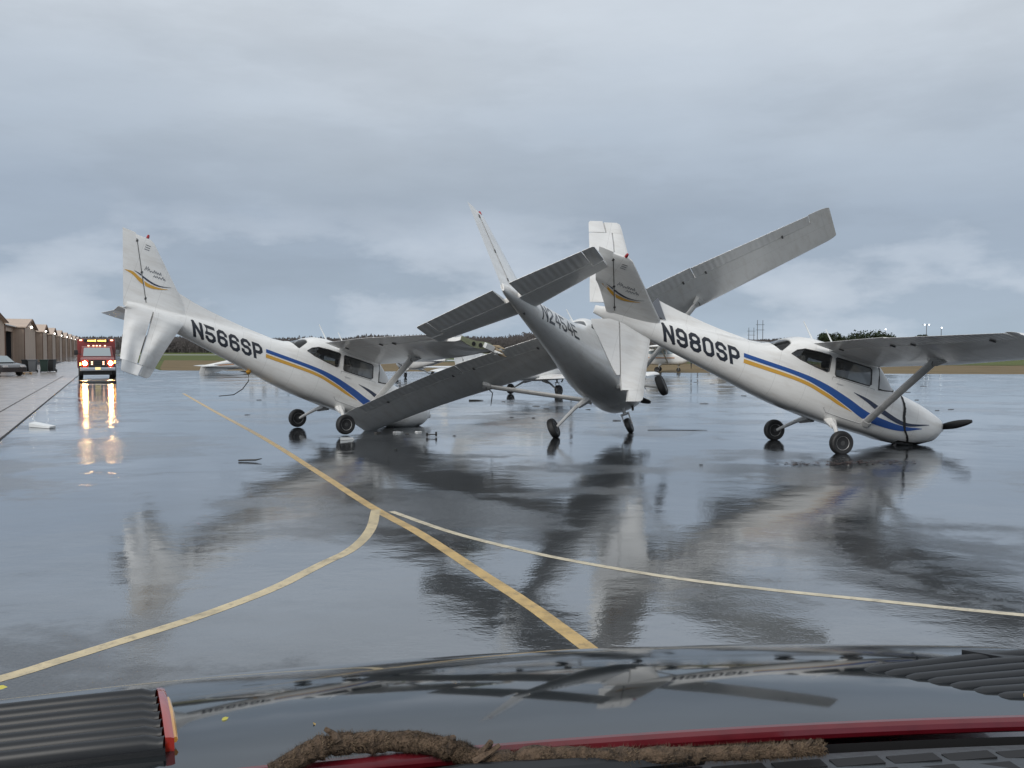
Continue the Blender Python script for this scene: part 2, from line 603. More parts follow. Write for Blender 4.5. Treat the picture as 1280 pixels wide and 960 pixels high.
def crom(pts, per=6):
    """Catmull-Rom through 2-D/3-D points"""
    P = [Vector(p) for p in pts]
    P = [P[0] * 2 - P[1]] + P + [P[-1] * 2 - P[-2]]
    out = []
    for i in range(1, len(P) - 2):
        for k in range(per):
            t = k / per
            a, b, c, d = P[i - 1:i + 3]
            out.append(0.5 * ((2 * b) + (c - a) * t + (2 * a - 5 * b + 4 * c - d) * t * t + (3 * b - 3 * c + d - a) * t ** 3))
    out.append(P[-2])
    return out


# ------------------------------------------------------------------ ground, apron, markings
def sheet(name, pts, z, m):
    mb = MB().add([(x, y, z) for x, y in pts], [tuple(range(len(pts)))])
    return structure(mb.build(name, m, smooth=0))


sheet('ground', [(-3000, -400), (3000, -400), (3000, 4000), (-3000, 4000)], -0.05, 'grass')
sheet('apron', [(-320, -80), (320, -80), (320, 34), (39, 67), (-31.8, 79.6), (-205, 450), (-520, 450)], 0.0, 'wet asphalt')
sheet('dry_grass_strip', [(-36, 90), (-31.8, 80), (39, 67.4), (330, 33), (330, 60), (60, 103), (-62, 157)], -0.03, 'dry grass')
sheet('dry_grass_strip', [(-66, 158), (58, 106), (400, 56), (400, 150), (140, 190), (-40, 190)], -0.025, 'grass')
sheet('runway', [(-400, 330), (700, 190), (700, 215), (-400, 362)], -0.03, 'runway')
sheet('dry_grass_strip', [(60, 104), (400, 50), (700, 150), (700, 187), (60, 262)], -0.028, 'dry grass')

LU = Vector((-0.4147, 0.90997, 0))    # direction of the taxi lane beside the hangars
LN = Vector((0.90997, 0.4147, 0))     # towards the apron


def lane(n, t, z=0.0):
    p = LN * n + LU * t
    return (p.x, p.y, z)


def lane_sheet(name, n0, n1, t0, t1, z, m):
    return sheet(name, [lane(n0, t0)[:2], lane(n1, t0)[:2], lane(n1, t1)[:2], lane(n0, t1)[:2]], z, m)


def slab_row(name, n0, n1, t0, t1, step, z, m, gap=0.012):
    k = 0
    t = t0
    while t < t1:
        mb = MB()
        a = [lane(n0, t + gap), lane(n1, t + gap), lane(n1, t + step - gap), lane(n0, t + step - gap)]
        dz = z + 0.002 * math.sin(k * 2.3)
        mb.add([(p[0], p[1], dz) for p in a] + [(p[0], p[1], -0.004) for p in a], [(0, 1, 2, 3), (0, 4, 5, 1), (1, 5, 6, 2), (2, 6, 7, 3), (3, 7, 4, 0)])
        o = mb.build('slab', m, bpy.data.objects[name], smooth=0)
        t += step
        k += 1


lane_sheet('concrete_lane', -34, -2.12, -10, 150, 0.004, 'dark slot')
slab_row('concrete_lane', -3.02, -2.16, 2, 70, 4.0, 0.03, 'wet concrete gutter')
slab_row('concrete_lane', -6.4, -3.08, 2, 70, 4.0, 0.026, 'wet concrete')
slab_row('concrete_lane', -9.8, -6.45, 2, 122, 6.0, 0.026, 'wet concrete')
slab_row('concrete_lane', -6.4, -2.16, 70, 150, 8.0, 0.026, 'wet concrete')
slab_row('concrete_lane', -33, -9.86, 2, 106, 8.0, 0.022, 'wet concrete')


def line_mark(name, pts, w0, m, z):
    c = crom([(x, y, 0) for x, y in pts], 8)
    mb = MB()
    vs = []
    rnd = random.Random(len(pts))
    for i, p in enumerate(c):
        t = (c[min(i + 1, len(c) - 1)] - c[max(i - 1, 0)]).normalized()
        s = Vector((-t.y, t.x, 0)) * (w0 / 2)
        j = rnd.uniform(-0.006, 0.006)
        vs += [(p + s * (1 + j * 4)).to_tuple(), (p - s * (1 - j * 4)).to_tuple()]
    mb.add([(v[0], v[1], z) for v in vs], [(2 * i, 2 * i + 1, 2 * i + 3, 2 * i + 2) for i in range(len(c) - 1)])
    return structure(mb.build(name, m, smooth=0))


line_mark('painted_line', [(-14.2, 38.0), (-9.18, 27.1), (-5.31, 18.8), (-2.95, 13.46), (-1.69, 10.58), (-0.95, 9.05), (-0.27, 7.45), (0.12, 6.53), (0.45, 5.66), (0.95, 4.3)], 0.118, 'yellow line paint', 0.001)
line_mark('painted_line', [(-1.62, 10.42), (-1.50, 9.25), (-1.53, 8.36), (-1.7, 7.73), (-1.91, 6.95), (-2.23, 6.23), (-2.56, 5.68), (-2.81, 5.27), (-2.98, 5.01), (-3.8, 3.9)], 0.112, 'faded yellow line paint', 0.0014)
line_mark('painted_line', [(-1.42, 10.3), (-0.67, 9.17), (0.0, 8.39), (0.58, 7.85), (1.34, 7.29), (2.03, 6.93), (2.79, 6.61), (3.68, 6.25), (5.2, 5.75)], 0.08, 'faded cream line paint', 0.0018)

# ------------------------------------------------------------------ aircraft
ST = [(0.20, 1.06, 1.34, .20, 2.2), (0.24, .98, 1.375, .29, 2.3), (0.34, .865, 1.41, .375, 2.4), (0.6, .725, 1.475, .465, 2.5), (0.9, .63, 1.535, .52, 2.7),
      (1.37, .585, 1.59, .55, 3.0), (1.62, .595, 1.63, .56, 3.2), (1.8, .59, 1.82, .56, 3.4), (2.0, .585, 1.98, .56, 3.5),
      (2.15, .58, 2.055, .56, 3.6), (2.6, .575, 2.075, .56, 3.6), (3.0, .575, 2.07, .56, 3.6), (3.5, .60, 2.05, .53, 3.6),
      (3.75, .615, 2.0, .50, 3.4), (4.0, .64, 1.86, .465, 3.1), (4.2, .665, 1.74, .435, 2.9), (4.4, .69, 1.67, .41, 2.7),
      (5.0, .79, 1.60, .34, 2.6), (5.8, .91, 1.53, .26, 2.5), (6.6, 1.03, 1.46, .185, 2.4), (7.2, 1.11, 1.40, .12, 2.4),
      (7.6, 1.15, 1.36, .07, 2.2), (7.76, 1.18, 1.33, .03, 2.0)]
_sx = np.array([s[0] for s in ST])
_sv = np.array([s[1:] for s in ST])


def sta(x):
    return [float(np.interp(x, _sx, _sv[:, i])) for i in range(4)]


def side_y(x, z, inset=0.0):
    zb, zt, w, n = sta(x)
    zc, h = (zb + zt) / 2, (zt - zb) / 2
    q = min(abs((z - zc) / h), 0.985)
    return w * (1 - q ** n) ** (1 / n) - inset


def BV(x, y, z):
    """aft, starboard, up -> local space of the aircraft empty (origin on the ground under the main wheels)"""
    return (2.88 - x, -y, z)


def ring(x, inset=0.0, n=44, squash=None):
    zb, zt, w, e = sta(x)
    zb += inset
    zt -= inset
    w -= inset
    zc, h = (zb + zt) / 2, (zt - zb) / 2
    out = []
    for k in range(n):
        a = 2 * math.pi * k / n
        c, s_ = math.cos(a), math.sin(a)
        y = w * math.copysign(abs(c) ** (2 / e), c)
        z = zc + h * math.copysign(abs(s_) ** (2 / e), s_)
        out.append(BV(x, y, z))
    return out


GL = {
    'N': [[(0, 0), (0, 1)], [(0, 1), (1, 0)], [(1, 0), (1, 1)]],
    '5': [[(1, 1), (0, 1), (0, .52), (.72, .52), (1, .36), (1, .16), (.72, 0), (.28, 0), (0, .16), (0, .2)]],
    '6': [[(1, .80), (1, .84), (.72, 1), (.28, 1), (0, .84), (0, .16), (.28, 0), (.72, 0), (1, .16), (1, .40), (.72, .54), (0.02, .54)]],
    '9': [[(0, .20), (0, .16), (.28, 0), (.72, 0), (1, .16), (1, .84), (.72, 1), (.28, 1), (0, .84), (0, .60), (.28, .46), (.98, .46)]],
    '8': [[(.28, .52), (0, .66), (0, .86), (.28, 1), (.72, 1), (1, .86), (1, .66), (.72, .52), (.28, .52), (0, .38), (0, .14), (.28, 0), (.72, 0), (1, .14), (1, .38), (.72, .52)]],
    '0': [[(.5, 0), (.72, 0), (1, .16), (1, .84), (.72, 1), (.28, 1), (0, .84), (0, .16), (.28, 0), (.5, 0)]],
    'S': [[(1, .80), (1, .84), (.72, 1), (.28, 1), (0, .84), (0, .66), (.28, .52), (.72, .52), (1, .36), (1, .16), (.72, 0), (.28, 0), (0, .16), (0, .2)]],
    'P': [[(0, 0), (0, 1), (.72, 1), (1, .84), (1, .60), (.72, .44), (0.03, .44)]],
    '2': [[(0, .80), (0, .84), (.28, 1), (.72, 1), (1, .84), (1, .62), (0, .12), (0, 0), (1, 0)]],
    '4': [[(.78, 0), (.78, 1), (0, .36), (0, .28), (1.02, .28)]],
    'E': [[(1, 1), (0, 1), (0, 0), (1, 0)], [(0.02, .52), (.85, .52)]],
}


def stroke(poly, t):
    """thick poly-line as left/right offset points, square ends"""
    P = [Vector(p) for p in poly]
    closed = (P[0] - P[-1]).length < 1e-6
    n = len(P)
    L, Rr = [], []
    for i in range(n):
        if closed and i in (0, n - 1):
            a, b = (P[-1] - P[-2]).normalized(), (P[1] - P[0]).normalized()
        else:
            a = (P[i] - P[i - 1]).normalized() if i else (P[1] - P[0]).normalized()
            b = (P[i + 1] - P[i]).normalized() if i < n - 1 else a
        na, nb = Vector((-a.y, a.x)), Vector((-b.y, b.x))
        m = (na + nb)
        if m.length < 1e-6:
            m = na
        m.normalize()
        d = (t / 2) / max(m.dot(na), 0.45)
        q = P[i].copy()
        if not closed and i == 0:
            q -= b * (t / 2)
        if not closed and i == n - 1:
            q += a * (t / 2)
        L.append(q + m * d)
        Rr.append(q - m * d)
    return L, Rr


def letters(text, x0, zb, H, W, gap, thick, slant, m, parent, drop=0.0):
    """registration read from tail to nose on the starboard side"""
    u0 = 0.0
    for ch in text:
        mb = MB()
        for pi, poly in enumerate(GL[ch]):
            pts = [(thick / 2 + p[0] * (W - thick), thick / 2 + p[1] * (H - thick)) for p in poly]
            L, Rr = stroke(pts, thick)
            dense_l, dense_r = [], []
            for i in range(len(L) - 1):
                k = max(1, int((L[i + 1] - L[i]).length / 0.05))
                for j in range(k):
                    dense_l.append(L[i].lerp(L[i + 1], j / k))
                    dense_r.append(Rr[i].lerp(Rr[i + 1], j / k))
            dense_l.append(L[-1])
            dense_r.append(Rr[-1])

            def fn(u, v, off=0.004 + 0.0004 * pi):
                x = x0 - (u0 + u) + slant * v
                z = zb + v - drop * (u0 + u)
                return BV(x, side_y(x, z) + off, z)
            mb.strip([tuple(p) for p in dense_l], [tuple(p) for p in dense_r], fn, 2)
        mb.build('registration_letter', m, parent, recalc=False)
        u0 += W + gap


NACA_T = [0, .0125, .05, .1, .2, .3, .4, .5, .6, .7, .8, .9, 1.0]


def naca(s, t=0.12, camber=0.02):
    yt = 5 * t * (0.2969 * math.sqrt(s) - 0.126 * s - 0.3516 * s * s + 0.2843 * s ** 3 - 0.1015 * s ** 4)
    yc = camber / 0.16 * (0.8 * s - s * s) if s < 0.4 else camber / 0.36 * (0.2 + 0.8 * s - s * s)
    return yc + yt, yc - yt


def foil(s0, s1, n=11, t=0.12, camber=0.02, hook=False):
    """closed outline (s, height) between two chord fractions"""
    ss = [s0 + (s1 - s0) * (0.5 - 0.5 * math.cos(math.pi * i / n)) for i in range(n + 1)]
    up = [(s, naca(s, t, camber)[0]) for s in ss]
    lo = [(s, naca(s, t, camber)[1]) for s in ss]
    return up + lo[::-1]


WINC = [0.0]
SWEEP = {1: 0.0, -1: 0.0}
SIDE = [1]


def wing_geo(y, zoff=0.0, flex=0.0):
    a = abs(y)
    c = 1.63 if a < 2.6 else 1.63 + (1.12 - 1.63) * (a - 2.6) / 2.9
    le = 2.03 if a < 2.6 else 2.03 + 0.24 * (a - 2.6) / 2.9
    zl = 1.955 + 0.046 * (a - 0.6) + zoff + flex * max(0, a - 2.5) ** 2
    zt = 1.895 + 0.050 * (a - 0.6) + zoff + flex * max(0, a - 2.5) ** 2
    le += SWEEP[SIDE[0]] * max(0, a - .6) / 4.9
    return le, c, zl - WINC[0] * 1.1, zt + WINC[0] * .75


def wing_piece(mb, sgn, ys, s0, s1, zoff=0.0, dmg=None, droop=0.0, flex=0.0):
    rings = []
    for y in ys:
        le, c, zl, zt = wing_geo(y, zoff, flex)
        r = []
        for s, h in foil(s0, s1):
            z = zl + (zt - zl) * s + h * c
            if droop:
                z -= droop * (s - s0) * c
            p = [le + s * c, sgn * y, z]
            if dmg:
                p = dmg(p)
            r.append(BV(*p))
        rings.append(r)
    mb.loft(rings)


def fin_half(x, le, te, T):
    s = min(max((x - le) / (te - le), 0), 1)
    return T * 2.4 * math.sqrt(s) * (1 - s) + 0.006


def fin_le(z):
    return 6.84 + (z - 1.83) * (7.72 - 6.84) / 0.89


def fin_hg(z):
    return 7.42 + (z - 1.42) * (8.02 - 7.42) / 1.22


def fin_te(z):
    return 7.80 + (z - 1.19) * (8.31 - 7.80) / 1.50


def fin_y(x, z):
    return fin_half(x, fin_le(z), fin_te(z), 0.062 - 0.022 * (z - 1.3) / 1.4)


def wheel(parent, y, x, z, r, w, sg, m='rim metal'):
    ty = MB()
    prof = [(r * .56, -w * .36), (r * .70, -w * .47), (r * .86, -w * .48), (r * .96, -w * .36), (r, -w * .16), (r, w * .16), (r * .96, w * .36), (r * .86, w * .48), (r * .70, w * .47), (r * .56, w * .36)]
    ty.lathe(prof, BV(x, y, z), (0, 1, 0), 26)
    rm = MB()
    prof2 = [(0.02, -w * .22), (r * .30, -w * .24), (r * .34, -w * .34), (r * .50, -w * .30), (r * .57, -w * .38), (r * .57, w * .38), (r * .50, w * .30), (r * .34, w * .34), (r * .30, w * .24), (0.02, w * .22)]
    rm.lathe(prof2, BV(x, y, z), (0, 1, 0), 22)
    hb = MB()
    hb.lathe([(0.002, -w * .40), (r * .20, -w * .38), (r * .22, 0), (r * .20, w * .38), (0.002, w * .40)], BV(x, y, z), (0, 1, 0), 12)
    wh = ty.build('wheel', 'rubber', parent)
    rm.build('rim', m, wh)
    hb.build('hub', 'hub dark', wh)
    return wh


SIDE_WIN = {
    'rear': [(3.93, 1.60), (3.84, 1.70), (3.70, 1.765), (3.45, 1.79), (3.19, 1.80), (3.155, 1.78), (3.14, 1.50), (3.17, 1.475), (3.45, 1.50), (3.75, 1.545)],
    'door': [(3.06, 1.77), (3.04, 1.795), (2.7, 1.81), (2.31, 1.82), (2.27, 1.79), (2.21, 1.52), (2.24, 1.48), (2.6, 1.465), (2.97, 1.45), (3.0, 1.48)],
}


def win_prism(poly, y0, y1):
    mb = MB()
    n = len(poly)
    mb.add([BV(x, y0, z) for x, z in poly] + [BV(x, y1, z) for x, z in poly], [tuple(range(n)), tuple(range(2 * n - 1, n - 1, -1))] + [(i, (i + 1) % n, n + (i + 1) % n, n + i) for i in range(n)])
    return mb


def tri_patch(poly, sg, off):
    """polygon on the fuselage side, refined so that it follows the skin"""
    bm = bmesh.new()
    vs = [bm.verts.new((x, 0, z)) for x, z in poly]
    bm.faces.new(vs)
    bmesh.ops.triangulate(bm, faces=bm.faces[:])
    bmesh.ops.subdivide_edges(bm, edges=bm.edges[:], cuts=3, use_grid_fill=True)
    mb = MB()
    bm.verts.index_update()
    mb.add([BV(v.co.x, sg * (side_y(v.co.x, v.co.z) + off), v.co.z) for v in bm.verts], [tuple(v.index for v in f.verts) for f in bm.faces])
    bm.free()
    return mb


def make_fuselage(root, cut=True):
    xs = []
    for a, b in zip(_sx[:-1], _sx[1:]):
        k = max(1, int((b - a) / 0.16))
        xs += [a + (b - a) * i / k for i in range(k)]
    xs.append(_sx[-1])
    mb = MB()
    mb.loft([ring(x) for x in xs])
    if cut:
        inner = [x for x in xs if 1.55 <= x <= 4.45]
        mb.loft([ring(x, 0.03) for x in inner])
    fz = mb.build('fuselage', 'white paint', root, recalc=False)
    if not cut:
        bm = bmesh.new()
        bm.from_mesh(fz.data)
        bmesh.ops.recalc_face_normals(bm, faces=bm.faces[:])
        bm.to_mesh(fz.data)
        bm.free()
        return fz
    # orient: outer shell outward, cavity inward
    bm = bmesh.new()
    bm.from_mesh(fz.data)
    bmesh.ops.recalc_face_normals(bm, faces=bm.faces[:])
    n_out = len(xs) * 44
    inner_f = [f for f in bm.faces if f.verts[0].index >= n_out]
    cen = Vector(BV(3, 0, 1.3))
    f0 = max(inner_f, key=lambda f: abs(f.calc_center_median().y))
    if f0.normal.dot(f0.calc_center_median() - cen) > 0:
        bmesh.ops.reverse_faces(bm, faces=inner_f)
    bm.to_mesh(fz.data)
    bm.free()
    cuts = [win_prism(SIDE_WIN['rear'], 0.2, 0.9), win_prism(SIDE_WIN['door'], 0.2, 0.9), win_prism(SIDE_WIN['rear'], -0.9, -0.2), win_prism(SIDE_WIN['door'], -0.9, -0.2),
            win_prism([(1.655, 1.56), (1.69, 1.525), (2.03, 1.465), (2.10, 1.86), (2.10, 2.4), (1.655, 2.4)], -0.9, 0.9),
            win_prism([(3.94, 1.80), (4.10, 1.60), (4.14, 1.60), (4.29, 1.70), (4.29, 2.4), (3.94, 2.4)], -0.9, 0.9)]
    tmp = [c.build('cutter', 'white paint', root) for c in cuts]
    for c in tmp:
        md = fz.modifiers.new('cut', 'BOOLEAN')
        md.object = c
        md.operation = 'DIFFERENCE'
        md.solver = 'EXACT'
    dg = bpy.context.evaluated_depsgraph_get()
    me = bpy.data.meshes.new_from_object(fz.evaluated_get(dg))
    fz.modifiers.clear()
    fz.data = me
    me.name = 'fuselage'
    if not me.materials:
        me.materials.append(MATS['white paint'])
    me.polygons.foreach_set('use_smooth', [True] * len(me.polygons))
    me.set_sharp_from_angle(angle=R(32))
    for c in tmp:
        d = c.data
        bpy.data.objects.remove(c)
        bpy.data.meshes.remove(d)
    return fz


def ring_patch(x0, x1, zmin, inset, n=8, na=26):
    """wrap-over glazing that follows the section above zmin(x)"""
    mb = MB()
    rows = []
    for i in range(n + 1):
        x = x0 + (x1 - x0) * i / n
        zb, zt, w, e = sta(x)
        zc, h = (zb + zt) / 2, (zt - zb) / 2
        s0 = min(max((zmin(x) - zc) / h, -0.98), 0.98)
        a0 = math.asin(min(1, abs(s0) ** (e / 2))) * (1 if s0 > 0 else -1)
        row = []
        for k in range(na + 1):
            a = a0 + (math.pi - 2 * a0) * k / na
            c, s_ = math.cos(a), math.sin(a)
            row.append(BV(x, (w - inset) * math.copysign(abs(c) ** (2 / e), c), zc + (h - inset) * math.copysign(abs(s_) ** (2 / e), s_)))
        rows.append(row)
    mb.loft(rows, closed=False, cap=False)
    return mb


def aircraft(label, pose, reg=None, scheme='swoosh', twist=0.0, fold=0.0, crumple=0, nose_gear=True, low=False, detail=True,
             broken_tip=False, blades=None, gap=False, group=None, reg_style=None, elev=0.0, tipcap=(True, True), ymax=(5.5, 5.5), flex=(0, 0), rudder=0.0, name='light_aircraft', span=1.0):
    loc, (yaw, pit, rol) = pose
    root = empty(name, label, 'aeroplane', loc, (R(rol), R(pit), R(yaw)), group)
    fz = make_fuselage(root, detail)
    rnd = random.Random(label)

    # ---- tail surfaces; twist turns the whole empennage about the tail cone
    ct, stw = math.cos(R(twist)), math.sin(R(twist))
    cs_, ss_ = math.cos(R(twist * 1.5)), math.sin(R(twist * 1.5))

    def tw(p):
        x, y, z = p
        z -= 1.27
        return [x, y * ct + z * stw, -y * stw + z * ct + 1.27]

    def tws(p):
        x, y, z = p
        z -= 1.24
        if twist:
            dx = x - 7.2
            x, y = 7.2 + dx * .955 - y * .296, y * .955 + dx * .296
        q = [x, y * cs_ + z * ss_, -y * ss_ + z * cs_ + (1.40 if twist else 1.24)]
        if twist:
            q[1] += noise.noise(Vector((x * 2.6, q[2] * 2.2, 8.1))) * .05
        return q

    def wrinkle(p, k):
        if not k:
            return p
        d = noise.noise(Vector((p[0] * 4.2, p[2] * 3.1 + p[1] * 3.3, k))) * 0.05
        return [p[0] + d * 0.5, p[1] + d, p[2]]
    SPN = span
    zs = [1.36 + (2.64 - 1.36) * i / 8 for i in range(9)]
    fin = MB()
    rings = []
    for z in zs + [2.68]:
        le, hg = fin_le(max(z, 1.5)) + (0.04 if z > 2.65 else 0), fin_hg(z)
        q = 0.55 if z > 2.65 else 1
        pts = [(le + (hg - le) * s, 1) for s in (0, .03, .1, .25, .45, .7, 1)]
        r = [(x, q * fin_y(x, z) if x > le else 0.002, z) for x, _ in pts] + [(x, -q * fin_y(x, z), z) for x, _ in reversed(pts[1:])]
        rings.append([BV(*tw(p)) for p in r])
    fin.loft(rings)
    fin_o = fin.build('fin', 'white paint', root)
    def rdef(p):
        x, y, z = p
        h0, te = fin_hg(z) + 0.006, fin_te(z)
        dx = x - h0
        s = max(0, dx / (te - h0))
        p = [h0 + dx * cr, y + dx * sr, z]
        if crumple:
            b = max(0, 2.0 - z) * s
            p[1] += 0.20 * b * math.sin(z * 9 + 1) * 0.7 + .02 * s * math.sin(z * 14 + x * 6)
            p[0] -= 0.42 * b
            p[2] += 0.10 * b * math.sin(z * 5)
        return tw(p)

    cr, sr = math.cos(R(rudder)), math.sin(R(rudder))
    rud = MB()
    rings = []
    for i in range(13):
        z = 1.22 + (2.71 - 1.22) * i / 12
        h0, te = fin_hg(z) - 0.004, fin_te(z)
        q = 0.5 if i in (0, 12) else 1
        r = []
        for sg in (1, -1):
            for s in ((0, .3, .65, 1) if sg > 0 else (.65, .3, 0)):
                x = h0 + (te - h0) * s
                y = sg * q * fin_y(x, z) * (.86 if s == 0 else 1)
                r.append(rdef([x, y, z]))
        rings.append([BV(*p) for p in r])
    rud.loft(rings)
    rud_o = rud.build('rudder', 'white paint', root)
    for sg in (1, -1):
        hz = [1.42 + (2.60 - 1.42) * i / 8 for i in range(9)]
        hl_ = MB()
        vs_ = []
        for z in hz:
            for dx in (-.007, .007):
                x = fin_hg(z) + dx
                vs_.append(BV(*tw([x, sg * (fin_y(x, z) + .003), z])))
        hl_.add(vs_, [(2 * i, 2 * i + 1, 2 * i + 3, 2 * i + 2) for i in range(8)])
        hl_.build('hinge_gap', 'hub dark', fin_o, smooth=0, recalc=False)
    for zz in (1.50, 1.98, 2.56):
        hgm = MB().box(BV(fin_hg(zz), 0, zz), (.035, 2 * fin_y(fin_hg(zz), zz) + .012, .05))
        hgm.v = [BV(*tw((2.88 - p[0], -p[1], p[2]))) for p in hgm.v]
        hgm.build('rudder_hinge', 'hub dark', rud_o, smooth=0)
    # dorsal fillet
    dz = [(4.55, 1.645), (4.86, 1.655), (5.3, 1.665), (5.61, 1.685), (6.16, 1.735), (6.5, 1.78), (6.84, 1.85), (7.0, 1.93)]
    if twist:
        dz = dz[:-2] + [(6.62, 1.80)]
    rings = []
    for x, zt_ in dz:
        ft = sta(x)[1]
        b = 0.16 * max(0.25, 1 - (x - 4.5) / 3)
        z0 = ft - 0.06
        r = [BV(x, b * (1 - (k / 6) ** 0.6) + 0.012, z0 + (zt_ - z0) * (k / 6)) for k in range(7)]
        r += [BV(x, -(b * (1 - (k / 6) ** 0.6) + 0.012), z0 + (zt_ - z0) * (k / 6)) for k in range(6, -1, -1)]
        rings.append(r)
    MB().loft(rings).build('dorsal_fin', 'white paint', root)
    if twist:
        t = MB()
        t.add([BV(6.40, .10, 1.48), BV(6.86, .14, 1.50), BV(6.66, .05, 1.84), BV(6.6, -.08, 1.5)], [(0, 1, 2), (1, 3, 2), (3, 0, 2), (0, 3, 1)])
        t.build('torn_skin', 'logo grey', root, smooth=0)
    # stabilisers and elevators
    cf, sf = math.cos(R(fold)), math.sin(R(fold))

    def fold_fn(p, sg):
        x, y, z = p
        a = abs(y)
        if fold and sg > 0 and a > 0.42:
            d = a - 0.42
            a2 = 0.42 + d * cf
            z2 = z - 1.22
            k = d / 1.3
            dx = x - 6.65
            px = 6.65 + .20 * k + dx * (1 - .30 * k)
            q = [px, a2 + z2 * sf + dx * .28 * k, 1.22 - d * sf + z2 * cf - 0.02]
            w_ = noise.noise(Vector((x * 3.4, d * 3.0, 3.7))) * 0.13 * min(1, d * 2)
            q[1] += w_
            q[0] += w_ * 0.3
            return q
        if fold and sg < 0:
            return [x, y, z - .10 * (x - 6.9) * min(1, max(0, a - .05) / .4)]
        return p

    def stab_rings(ys, f0, f1, sg, dz=0.0, sl=0.0):
        rs = []
        for y in ys:
            le = 6.62 + (.24 * min(1, y) if twist and sg < 0 else 0) + 0.30 * (y - .06) / 1.64
            te = 7.86 - 0.06 * (y - .06) / 1.64
            x0, x1 = f0(y, le, te), f1(y, le, te)
            T = 0.055 - 0.018 * y / 1.7
            up, lo = [], []
            for k in range(9):
                s = k / 8
                x = x0 + (x1 - x0) * s
                g = (x - le) / (te - le)
                hh = T * 2.3 * math.sqrt(max(g, 0)) * (1 - g) + 0.004
                dx = max(0, x - x0) * sl
                p1 = fold_fn([x, sg * y * SPN, 1.22 + hh - dx], sg)
                p2 = fold_fn([x, sg * y * SPN, 1.22 - hh - dx], sg)
                up.append(BV(*tws(p1)))
                lo.append(BV(*tws(p2)))
            rs.append(up + lo[::-1])
        return rs
    hgx = lambda y: 7.32 + 0.02 * y
    for sg in (1, -1):
        f = fold and sg > 0
        ys = [0.05, .2, .4, .44, .5, .7, .9, 1.1, 1.3, 1.5]
        st = MB().loft(stab_rings(ys, lambda y, l, t: l, lambda y, l, t: hgx(y) - (0.012 if not f else 0.02), sg))
        st.loft(stab_rings([1.502, 1.6, 1.68, 1.71], lambda y, l, t: l + (0.06 if y > 1.69 else 0.0) + (.02 if y > 1.65 else 0), lambda y, l, t: l + 0.33, sg))
        st.build('stabilizer', 'white paint', root)
        torn = twist and sg > 0
        tq = lambda y: .42 * max(0, y - .25) if torn else 0.0
        el = MB().loft(stab_rings([0.16, .3, .42, .5, .7, .9, 1.1] + ([1.22] if torn else [1.3, 1.5]), lambda y, l, t: hgx(y) + 0.012 + (0.03 * max(0, y - .4) if f else 0), lambda y, l, t: t - tq(y) + (0.03 * max(0, y - .4) if f else 0) + (.05 * math.sin(y * 31) if torn and y > .5 else 0), sg, sl=(elev if not f else 0.12)))
        if not torn:
            el.loft(stab_rings([1.512, 1.6, 1.70, 1.73], lambda y, l, t: l + 0.36, lambda y, l, t: t - (0.03 if y > 1.72 else 0), sg, sl=0.0))
        el.build('elevator', 'beaded white paint', root)
    # ---- wings
    zo = -1.2 if low else 0.0
    for sg in (1, -1):
        i = 0 if sg > 0 else 1
        SIDE[0] = sg
        ym = ymax[i]
        fx = flex[i]
        w_ = MB()
        y0 = 0.5
        ys = [y0, .9, 1.5, 2.1, 2.6, 3.2, 3.8, 4.4, min(5.0, ym - .12), ym - 0.06]

        def dm(p):
            if broken_tip and sg > 0 and abs(p[1]) > 3.3:
                d = abs(p[1]) - 3.3
                p[2] += noise.noise(Vector((p[0] * 2.2, p[1] * 2.5, 1.3))) * 0.05 * d - 0.0 * d
            return p
        wing_piece(w_, sg, ys, 0.0, 0.738, zo, dm, flex=fx)
        if not (broken_tip and sg > 0):
            wing_piece(w_, sg, [5.20 if ym > 5.35 else ym - .14, ym - 0.06], 0.7385, 1.0, zo, dm, flex=fx)
        wo = w_.build('wing', 'white paint', root)
        if tipcap[i]:
            tp = MB()
            rings = []
            for k, (dy, q) in enumerate(((0, 1.0), (.06, .9), (.12, .68), (.16, .35), (.175, .08))):
                le, c, zl, zt = wing_geo(ym - 0.058 + dy, zo, fx)
                rings.append([BV(le + s * c + 0.18 * (1 - q) * c * (0.9 - s), sg * (ym - 0.058 + dy), (zl + (zt - zl) * s) + h * c * q - 0.04 * (1 - q)) for s, h in foil(0, 1.0)])
            tp.loft(rings)
            tp.build('wing_tip', 'white paint', wo)
        ail = MB()
        wing_piece(ail, sg, [2.72, 3.4, 4.2, (5.192 if ym > 5.35 else ym - .16)] if not (broken_tip and sg > 0) else [2.72, 3.4, 4.2, 4.75], 0.748, 0.998, zo, dm, 0.05, flex=fx)
        ail.build('aileron', 'beaded white paint', wo)
        fl = MB()
        wing_piece(fl, sg, [0.62, 1.3, 2.0, 2.708], 0.748, 0.998, zo, None, 0.02, flex=fx)
        fl.build('flap', 'beaded white paint', wo)
        for yy in (0.95, 2.45, 2.95, 4.6):
            le, c, zl, zt = wing_geo(yy, zo, fx)
            if yy > ym - .5:
                continue
            h = MB()
            zz = zl + (zt - zl) * .755 + naca(.755)[1] * c
            q = BV(le + .755 * c, sg * yy, zz - .004)
            h.box(q, (.09, .035, .03))
            h.build('hinge_bracket', 'hub dark', wo, smooth=0)
